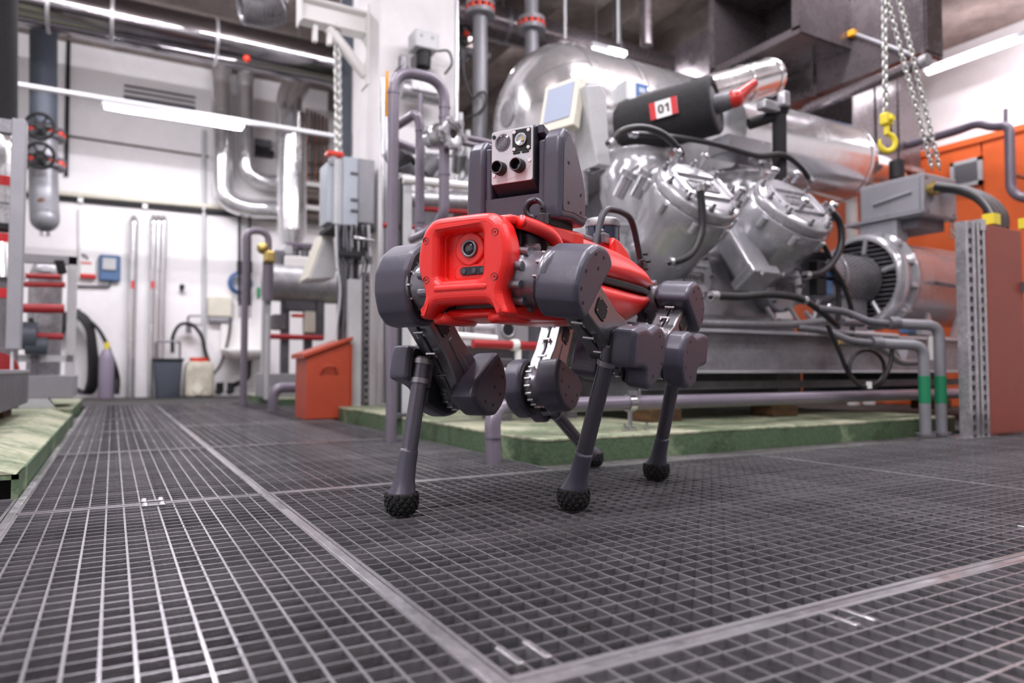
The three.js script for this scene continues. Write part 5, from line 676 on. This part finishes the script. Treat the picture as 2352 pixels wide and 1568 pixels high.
{ const z = -6.6, t = thing('pump_skid', 'distant grey pump skid with red pipes and horizontal tank', 'skid', onZ(660, 890, z).setY(.06)); const Y = (x, y) => onZ(x, y, z); part(t, 'tank', lathe([[0, -.02], [.14, 0], [.17, .05], [.17, .9], [.14, .95], [0, .97]], V(Y(605, 652).x, Y(620, 648).y, z), X1, 28), M.aluDull); for (const [x0, x1, y, dz, r] of [[625, 735, 668, .1, .028], [615, 725, 676, -.1, .024], [612, 742, 772, .1, .024]]) part(t, 'red_pipe', rod(onZ(x0, y, z + dz), onZ(x1, y + 4, z + dz), r, 14), M.redPipe, { label: 'red pipe' }); for (const x of [612, 655, 708]) part(t, 'upright', span(Y(x, 700).x - .035, Y(x, 700).x + .035, .06, Y(x, 680).y, z - .04, z + .03), x === 612 ? M.cabinet : M.greyDark); part(t, 'base_box', span(Y(600, 880).x, Y(690, 880).x, .06, Y(640, 858).y, z - .3, z + .1, .006), M.grey); for (const [x, y, w, h, m] of [[680, 605, .3, .12, M.white], [640, 600, .1, .2, M.zinc], [660, 575, .08, .1, M.cabinet], [690, 565, .3, .05, M.purple], [712, 740, .12, .2, M.cream], [730, 720, .1, .5, M.greyDark], [690, 700, .3, .12, M.greyDark], [640, 740, .12, .14, M.silverDark]]) part(t, 'equipment', box(w, h, .12, ...Y(x, y).toArray(), .015), m); for (const x of [665, 676, 700]) part(t, 'valve', [cyl(Y(x, 585), Y1, .035, .12, 12), ringG(Y(x, 572), Y1, .05, .01, 14)], M.zinc); part(t, 'red_valve', [box(.14, .03, .04, ...Y(688, 725).toArray()), box(.04, .1, .04, ...Y(705, 720).toArray())], M.redFlange); }
// ---------------------------------------------------------------- clad pipes on the back wall
const BW = -8.8;
{ const clad = (label, pts, r, bend) => { const t = thing('clad_pipe', label, 'pipe', pts[0].clone()); part(t, 'cladding', sweep(bent(pts, bend, 6), r, 24), M.alu); return t; }; const W = (x, y, z = BW) => onZ(x, y, z);
  clad('shiny clad pipe dropping from the ceiling duct and turning along the wall', [W(508, 120), W(512, 455), W(560, 478), W(660, 482)], .115, .45); clad('thinner shiny clad pipe beside it turning along the wall at mid height', [W(563, 120), W(566, 395), W(600, 418), W(660, 420)], .095, .4);
  const t = thing('clad_duct', 'wide shiny vertical clad duct with narrow neck before the copper lines', 'duct', W(670, 560, -8.3)); const z = -8.3, c = y => W(670, y, z); part(t, 'cladding_sheet', rod(c(530), c(310), .165, 28), M.alu); part(t, 'cladding_sheet', rod(c(312), c(262), .168, 28), M.alu); part(t, 'neck', [pipe([c(262), c(230), W(690, 195, z), W(705, 150, z)], .11, .3, 22)], M.alu); part(t, 'neck', [pipe([W(655, 262, z), W(652, 225, z), W(668, 190, z), W(680, 150, z)], .09, .3, 22)], M.alu); part(t, 'lap_band', [cyl(c(312), Y1, .172, .03, 28)], M.aluDull); part(t, 'lower_cone', rod(c(560), c(530), .12, 24, .165), M.alu); part(t, 'foot_pipe', rod(c(640), c(555), .09, 20), M.silverDark);
  for (const [x, w, lab] of [[299, 16, 'single narrow clad pipe with red label rising from the floor'], [345, 12, 'clad pipe with red label, first of the triple group'], [357, 12, 'clad pipe in the middle of the triple group'], [369, 10, 'clad pipe at the end of the triple group']]) { const p = W(x, 908, -8.93), y1 = W(x, x < 320 ? 505 : 502, -8.93).y, r = w * 8.3 / FPX / 1.9, u = thing('wall_pipe', lab, 'pipe', V(p.x, 0, -8.93)); part(u, 'cladding', sweep(bent([V(p.x, 0, -8.93), V(p.x, y1, -8.93), V(p.x, y1 + .05, -9.04)], .08), r, 18), M.alu); if (x !== 357 && x !== 369) part(u, 'red_label', box(.03, .085, .012, p.x, W(x, 654, -8.93).y, -8.93 + r), M.redSign); } }
// ceiling ducts along the back
{ const z = -7.3, U = (onZ(258, 55, z).y + onZ(500, 92, z).y) / 2, t = thing('ceiling_duct', 'long dull metal round duct with bright seams under the ceiling', 'duct', V(0, U - .22, z)), xs = [-3.5, -1.9, -.55, onZ(258, 50, z).x, onZ(495, 90, z).x, onZ(700, 140, z).x + .3]; for (let i = 0; i < xs.length - 1; i++) { part(t, 'duct_section', lathe([[.215, 0], [.215, xs[i + 1] - xs[i] - .004]], V(xs[i], U, z), X1, 36), M.ductDark); part(t, 'seam_ring', lathe([[.217, -.015], [.224, 0], [.217, .015]], V(xs[i + 1], U, z), X1, 36), M.aluDull); } part(t, 'hanger', [-2, 0, 1.6].map(x => rod(V(x, U + .2, z), V(x, RH, z), .008, 6)), M.zinc);
  part(t, 'red_indicator', ball(V(onZ(561, 138, z).x, U - .16, z + .15), .035), M.redFlange, { label: 'small red indicator' });
  const k = thing('flexible_duct', 'dark ribbed flexible duct bend under the ceiling', 'duct', onZ(590, 10, -5.6)); part(k, 'duct_stub', rod(onZ(632, 6, -5.6), V(onZ(632, 6, -5.6).x + .1, RH, -5.6), .1, 20), M.ductMid); for (let i = 0; i < 9; i++) { const a = i / 8 * 2.4; part(k, 'duct_rib', ringG(onZ(560 + i * 9, 14 + Math.sin(a) * 12 - i, -5.6), V(1, .2 + i * .05, 0), .11, .03, 18), M.silverDark); } }
// copper lines
for (let i = 0; i < 6; i++) { const z = -8.97, x = 706 + i * 9; single('copper_line', 'thin copper line with dark shutoff among the parallel copper lines', 'copper pipe', [rod(onZ(x, 470, z), onZ(x, 250 + i * 4, z), .016, 10), cyl(onZ(x, 318, z), Y1, .035, .11, 8), cyl(onZ(x, 375, z), Y1, .03, .03, 8), cyl(onZ(x, 400, z), Y1, .03, .03, 8), box(.02, .03, .1, onZ(x, 450, z).x, onZ(x, 450, z).y, z - .03)], i % 2 ? M.greyDark : M.copper, 'parallel copper lines behind the clad duct', onZ(x, 470, z)); }
{ const z = -8.78, t = thing('terminal_cupboard', 'pale wall shelf with lamps strips between the clad duct and the cabinet', 'shelf', onZ(725, 500, z)); for (const [y, m] of [[424, M.white], [478, M.white], [440, M.beam], [452, M.beam], [498, M.beam]]) part(t, 'shelf_strip', box(.35, .06, .28, onZ(722, y, z).x, onZ(722, y, z).y, z - .12, .01), m); const u = thing('pipe_bracket', 'dark steel brackets holding the clad pipes to the wall', 'bracket', onZ(595, 350, -8.95)); part(u, 'bracket_arm', box(.26, .09, .12, ...onZ(596, 330, -8.98).toArray()), M.greyDark); part(u, 'bracket_arm', box(.26, .07, .12, ...onZ(602, 352, -8.98).toArray()), M.black); }
// ---------------------------------------------------------------- fittings on the back wall
const Wb = (x, y, z = -9.02) => onZ(x, y, z);
{ const t = thing('wall_conduit', 'dark cable conduit with pale pipe above it along the back wall', 'conduit', Wb(120, 462)); part(t, 'dark_conduit', rod(Wb(-60, 436), Wb(640, 502), .025, 10), M.black); part(t, 'pale_pipe', rod(Wb(-60, 426), Wb(640, 488), .03, 12), M.cream); part(t, 'clip', [box(.05, .05, .05, ...Wb(333, 474).toArray()), box(.05, .05, .05, ...Wb(185, 460).toArray())], M.white); }
{ const t = thing('wall_ledge', 'thin dark joint strip across the white wall', 'strip', Wb(300, 325)); part(t, 'strip', [rod(Wb(130, 308), Wb(480, 360), .012, 6)], M.beam); }
single('black_conduit', 'thin black vertical conduit beside the valved pipe', 'conduit', rod(Wb(152, 405), Wb(158, 75), .02, 8), M.black, undefined, Wb(152, 405));
for (const [x, y0, y1, m, lab, r] of [[468, 300, 900, M.cabinet, 'white vertical water pipe on the back wall', .025], [183, 480, 640, M.white, 'white conduit dropping to the alarm boxes', .015]]) single('wall_pipe', lab, 'pipe', rod(Wb(x, y1), Wb(x, y0), r, 10), m, undefined, Wb(x, y1));
{ const a = Wb(285, 210), b = Wb(448, 255), t = thing('wall_louvre', 'dark louvre slot high on the back wall', 'louvre', Wb(366, 240)); part(t, 'slot', span(a.x, b.x, b.y + .02, a.y - .09, -9.04, -9.02), M.slate); for (let i = 0; i < 3; i++) part(t, 'louvre_slat', span(a.x, b.x, b.y + .03 + i * .06, b.y + .045 + i * .06, -9.03, -9.0), M.greyDark); }
{ const t = thing('alarm_box', 'white and red alarm box on the wall beside the blue meter', 'alarm box', Wb(203, 638)); part(t, 'box', box(.15, .2, .08, ...Wb(202, 618).toArray(), .012), M.white); part(t, 'red_base', box(.15, .05, .085, ...Wb(202, 634).toArray(), .01), M.redSign); part(t, 'red_top', box(.1, .02, .085, ...Wb(198, 605).toArray()), M.redSign); part(t, 'bell', [ringG(Wb(191, 593), Z1, .04, .01, 16)], M.zinc); }
{ const t = thing('meter_box', 'blue wall meter with pale display', 'meter', Wb(252, 640)); part(t, 'box', box(.21, .29, .09, ...Wb(252, 616).toArray(), .02), M.blueBox); part(t, 'display', box(.13, .13, .02, ...Wb(251, 606, -8.96).toArray(), .004), M.cabinet); part(t, 'cable_run', pipe([Wb(255, 645), Wb(252, 658), Wb(175, 656)], .012), M.greyDark); }
{ const z = -8.72, t = thing('grey_tub', 'dark grey plastic bin beside the clad pipes', 'bin', onU(383, 908).setZ(z)); const c = onZ(384, 900, z), w = .34; t.position.set(c.x, 0, z); t._b = t.position; part(t, 'tub', loft([[0, .8], [.4, 1], [.42, 1.06]].map(([y, k]) => rrect(w * k * .85, .3 * k, .03).map(([a, b]) => V(c.x + a, y, z + b)))), M.slate); part(t, 'rim', loft([[.4, 1.05], [.43, 1.08]].map(([y, k]) => rrect(w * k * .85, .3 * k, .03).map(([a, b]) => V(c.x + a, y, z + b)))), M.black); part(t, 'sieve_frame', [pipe([V(c.x - .12, .43, z), V(c.x - .12, .62, z), V(c.x + .12, .62, z), V(c.x + .12, .43, z)], .012)], M.zinc); }
{ const z = -8.7, c = onZ(456, 900, z), t = thing('jerry_can', 'stained white plastic canister with red lid on the floor', 'canister', V(c.x, 0, z)); part(t, 'can', loft([[0, .92], [.03, 1], [.3, 1], [.37, .92], [.4, .72]].map(([y, k]) => rrect(.3 * k, .26 * k, .05).map(([a, b]) => V(c.x + a, y, z + b)))), M.plastic); part(t, 'lid', cyl(V(c.x, .42, z), Y1, .1, .04, 20), M.redFlange, { label: 'red lid' }); part(t, 'tap', [cyl(V(c.x - .02, .06, z + .14), Z1, .03, .05, 12), cyl(V(c.x - .02, .1, z + .13), Z1, .05, .02, 16)], M.cream); }
{ const t = thing('gas_cylinder', 'small purple grey gas cylinder with yellow valve standing inside the hose loops', 'gas cylinder', onZ(243, 905, -8.75).setY(0)); const c = onZ(243, 905, -8.75); part(t, 'bottle', lathe([[0, 0], [.075, 0], [.075, .42], [.05, .5], [.025, .53], [0, .53]], V(c.x, 0, -8.75), Y1, 20), M.gasGrey); part(t, 'valve', cyl(V(c.x, .56, -8.75), Y1, .025, .08, 10), M.yellow); }
{ const t = thing('hose_coil', 'bundle of heavy black hoses hanging in wide loops on the wall', 'hose coil', onZ(200, 905, -8.9).setY(0)); for (let i = 0; i < 6; i++) { const k = i * 4; part(t, 'hose_loop', hose([[120 + k, 780], [135 + k, 730 + k * .5], [175, 715 + k * .6], [205 - k * .3, 735 + k], [220 - k * .8, 800], [222 - k, 880], [210 - k, 902], [180 - k * 2, 898 - k], [150 - k, 900]].map(([x, y]) => onZ(x, y, -8.9 + i * .02)), .019, 50, 8), M.hose); } for (const o of [0, 9, 16]) part(t, 'hose_loop', hose([[180, 718], [225, 755], [258, 820 + o], [272 - o, 870], [270 - o, 905]].map(([x, y]) => onZ(x, y, -8.88)), .018, 40, 8), M.hose); part(t, 'wall_hook', box(.06, .06, .1, ...onZ(178, 716, -8.98).toArray()), M.zinc); }
{ const t = thing('wash_hose', 'black washing hose looped over a wall hook above the canister', 'hose', onZ(437, 900, -8.9)); part(t, 'hose', hose([[396, 810], [398, 770], [415, 745], [440, 745], [462, 770], [472, 810], [480, 832]].map(([x, y]) => onZ(x, y, -8.9)), .02, 40, 8), M.hose); part(t, 'hook', [pipe([onZ(432, 740, -9), onZ(432, 725, -8.95), onZ(462, 725, -8.95)], .012), cyl(onZ(433, 755, -8.93), Y1, .03, .1, 10)], M.zinc); part(t, 'drain_hose', hose([[530, 730], [525, 775], [505, 840], [487, 862]].map(([x, y]) => onZ(x, y, -8.9)), .018, 20, 8), M.greyDark); }
{ const t = thing('hand_dryer', 'cream soap and towel dispenser on the white wall', 'dispenser', Wb(505, 738)); part(t, 'cover', box(.27, .25, .13, ...Wb(505, 705).toArray(), .03), M.cream); part(t, 'drip_tray', box(.27, .06, .14, ...Wb(505, 735).toArray(), .02), M.grey); }
{ const c = onZ(560, 800, -8.8), t = thing('wash_basin', 'white wall mounted wash basin with black drain behind the slim pipe', 'wash basin', onZ(565, 830, -8.8)); part(t, 'bowl', loft([[-.1, .7], [-.03, .95], [.0, 1], [.02, 1.02]].map(([y, k]) => rrect(.48 * k, .36 * k, .06).map(([a, b]) => V(c.x + a, onZ(560, 805, -8.8).y + y, -8.8 + b)))), M.white); part(t, 'splash_back', box(.46, .36, .03, c.x, onZ(560, 772, -9).y, -9.0), M.white); part(t, 'drain', pipe([V(c.x + .06, onZ(560, 828, -8.8).y, -8.8), V(c.x + .06, .2, -8.8), V(c.x - .1, .12, -8.9)], .03), M.black); }
{ const t = thing('blue_hose_reel', 'light blue hose coil hung on the wall behind the basin', 'hose coil', Wb(552, 675)); for (const k of [0, .025, .05]) part(t, 'coil', ringG(Wb(552, 650, -8.98).add(V(0, 0, k)), Z1, .13 - k * .4, .013, 28), M.blue); }
for (const [x, lab] of [[550, 'black hanging squeegee pole, longer of the pair'], [574, 'black hanging pole beside the squeegee']]) { const t = thing('cleaning_pole', lab, 'pole', Wb(x, 705, -8.9)); part(t, 'pole', rod(Wb(x, 702, -8.9), Wb(x, 480, -8.9), .018, 8), M.black); part(t, 'grip', rod(Wb(x, 625, -8.9), Wb(x, 600, -8.9), .03, 10), M.black); part(t, 'tip', rod(Wb(x, 730, -8.9), Wb(x, 702, -8.9), .012, 8), M.steel); }
for (const x of [505, 530]) single('rubber_boot', 'small black rubber fitting on the floor by the wall', 'fitting', [cyl(onZ(x, 890, -8.85), Y1, .04, .12, 12), cyl(onZ(x - 3, 900, -8.8), Z1, .03, .12, 12)], M.black, 'rubber fittings at the foot of the wall', onZ(x, 905, -8.85));
single('green_tag', 'small green tag on the wall', 'tag', box(.04, .12, .01, ...Wb(594, 671).toArray()), M.green2, undefined, Wb(594, 671)); single('wall_hook', 'lone black hook on the white wall', 'hook', [box(.03, .05, .05, ...Wb(417, 663).toArray()), ball(Wb(418, 658, -8.97), .03)], M.black, undefined, Wb(417, 663));
// ---------------------------------------------------------------- pipe skids at the left edge
{ const X = -.36, ze = onX(65, 900, X).z, t = thing('skid_beam', 'heavy dark grey skid beam on wooden packing at the walkway edge', 'beam', V(X - .15, .085, ze + .6)); part(t, 'beam', span(X - .3, X, .14, .298, ze, ze + 1.6, .006), M.greyDark); part(t, 'end_cap', span(X - .31, X + .004, .285, .302, ze - .01, ze + 1.6, .003), M.grey); single('wooden_packing', 'weathered timber packing under the grey skid beam', 'wooden block', span(X - .25, X - .06, .085, .14, ze + .05, ze + .35), M.wood, undefined, V(X - .15, .085, ze + .2));
  const pz = ze + .02, p = onZ(27, 270, pz), q = onZ(61, 270, pz), u = thing('steel_post', 'grey square hollow post standing on the skid beam', 'post', V((p.x + q.x) / 2, .3, pz)), yb = onZ(40, 802, pz).y; part(u, 'post', span(p.x, q.x, yb, p.y, pz - .09, pz, .006), M.grey); part(u, 'foot_tube', span(p.x + .03, q.x - .04, .3, yb, pz - .07, pz - .02), M.cabinet); part(u, 'top_rail', span(p.x - .8, p.x, p.y - .07, p.y - .005, pz - .08, pz - .02), M.zinc);
  const w = thing('clad_riser', 'aluminium clad pipe bend with red bands behind the square post', 'pipe', onZ(10, 560, pz - .3)); const zz = pz - .35, c = y => onZ(8, y, zz); part(w, 'cladding', pipe([onZ(-80, 320, zz), c(318), c(470)], .075, .12, 22), M.alu); part(w, 'red_band', cyl(c(421), Y1, .078, .05, 22), M.redSign, { label: 'red band' }); part(w, 'cladding', rod(c(520), c(452), .062, 22), M.aluDull); part(w, 'dark_joint', cyl(c(453), Y1, .066, .012, 22), M.black); part(w, 'dark_joint', cyl(c(523), Y1, .068, .03, 22), M.black); part(w, 'red_band', cyl(c(550), Y1, .066, .05, 22), M.redSign, { label: 'red band' }); part(w, 'cladding', rod(c(640), c(560), .1, 22, .07), M.alu); part(w, 'red_band', cyl(c(675), Y1, .07, .05, 22), M.redSign); part(w, 'lower_pipe', rod(c(845), c(640), .065, 20), M.silverDark);
  const d = thing('flywheel_guard', 'part of a dark red round cover low at the left skid', 'cover', onZ(2, 850, pz - .2)); part(d, 'cover', cyl(onZ(-6, 850, pz - .2), Z1, .09, .06, 30), M.redPipe); { const q = onZ(-6, 850, pz - .2); part(d, 'stand', span(q.x - .05, q.x + .05, .085, q.y - .05, q.z - .06, q.z - .02), M.greyDark); }
  single('black_column', 'black insulated pipe column at the picture edge beside the grey riser', 'pipe', [rod(onZ(4, 330, -5.4), onZ(4, -60, -5.4), .085, 16), ball(onZ(6, 318, -5.4), .1)], M.foam, undefined, onZ(4, 330, -5.4)); }
{ const z = -5.55, Y = (x, y, d = 0) => onZ(x, y, z + d), t = thing('pipe_skid', 'grey box frame pipe skid on the far green plinth', 'skid', V(-.6, .06, z)); const pb = Y(160, 840), pt2 = Y(160, 588); part(t, 'post', span(pb.x - .025, pb.x + .03, .15, pt2.y, z - .05, z, .004), M.cabinet); part(t, 'top_beam', span(pb.x - 0.62, pb.x + .03, pt2.y - .06, pt2.y, z - .05, z, .004), M.grey); part(t, 'mid_beam', span(pb.x - 0.62, pb.x + .02, Y(100, 820).y - .03, Y(100, 815).y, z - .05, z), M.cabinet); part(t, 'base_beam', span(pb.x - 0.62, pb.x + .03, .12, Y(100, 862).y, z - .5, z + .12, .006), M.grey); part(t, 'foot', [frame(extrude([[-.1, 0], [.1, 0], [.06, .06], [-.06, .06]], .14), V(pb.x - .17, .06, z - .02), X1, Y1, Z1)], M.cabinet);
  part(t, 'vertical_vessel', lathe([[0, 0], [.1, 0], [.1, .75], [.07, .83], [0, .84]], V(Y(92, 850).x, .2, z - .25), Y1, 24), M.aluDull); for (const [x0, x1, y, d, r] of [[55, 140, 633, .05, .018], [-30, 150, 651, .03, .018], [-30, 148, 706, .08, .03], [50, 146, 770, .06, .022], [-30, 20, 640, .1, .03]]) part(t, 'red_pipe', rod(Y(x0, y, d), Y(x1, y + 3, d), r, 12), M.redPipe, { label: 'dark red pipe' }); for (let i = 0; i < 6; i++) part(t, 'hanging_cable', hose([Y(128 + i * 3, 598, .02), Y(133 + i * 3, 615, .02), Y(138 + i * 2.5, 632 - i, .02)], .01, 10, 6), M.hose); part(t, 'motor', [cyl(Y(84, 793, .05), X1, .06, .12, 18), cyl(Y(20, 770, .05), X1, .09, .3, 18)], M.slate); part(t, 'black_pipe', [hose([Y(70, 730, .06), Y(82, 765, .06), Y(80, 800, .06)], .014, 12, 6)], M.hose); part(t, 'base_bracket', span(Y(70, 860).x, Y(88, 860).x, .15, Y(80, 815).y, z - .03, z + .02), M.greyDark); }
// grey riser with two handwheel valves
{ const z = -8.2, c = y => onZ(100, y, z), t = thing('valved_riser', 'grey pipe with two black handwheel valves and orange bolted flanges', 'pipe', c(505)), r = .125; part(t, 'upper_pipe', rod(c(288), c(-80), .118, 24), M.slate); part(t, 'middle_pipe', rod(c(372), c(300), r, 24), M.greyPipe); part(t, 'lower_pipe', [pipe([c(372), c(455), onZ(103, 500, z + .12)], r, .3, 24), ball(onZ(103, 503, z + .12), r)], M.greyPipe);
  for (const y of [308, 375]) { flange(t, c(y), Y1, .185, M.greyDark, M.redFlange, 12, .035); const h = onZ(92, y - 18, z + .3); part(t, 'handwheel', [ringG(h, V(-.1, -.2, 1), .115, .016, 26), ...[0, 1.05, 2.1].map(k => rod(h.clone().add(V(Math.cos(k) * .11, Math.sin(k) * .11, 0)), h.clone().add(V(-Math.cos(k) * .11, -Math.sin(k) * .11, 0)), .01, 6)), cyl(h, Z1, .035, .05, 12)], M.black); part(t, 'valve_neck', rod(h, c(y), .05, 14), M.black); } part(t, 'drain_cock', [cyl(onZ(103, 528, z + .12), Y1, .025, .08, 10), cyl(onZ(103, 538, z + .12), Y1, .045, .035, 12)], M.steel); part(t, 'rust_patch', ball(onZ(96, 468, z + .16), .045, .9, 1.3, .6), M.rust); part(t, 'side_loop', pipe([onZ(122, 338, z), onZ(134, 340, z), onZ(134, 368, z), onZ(128, 372, z)], .01), M.zinc); }
scene.add(camera);
renderer.render(scene, camera);
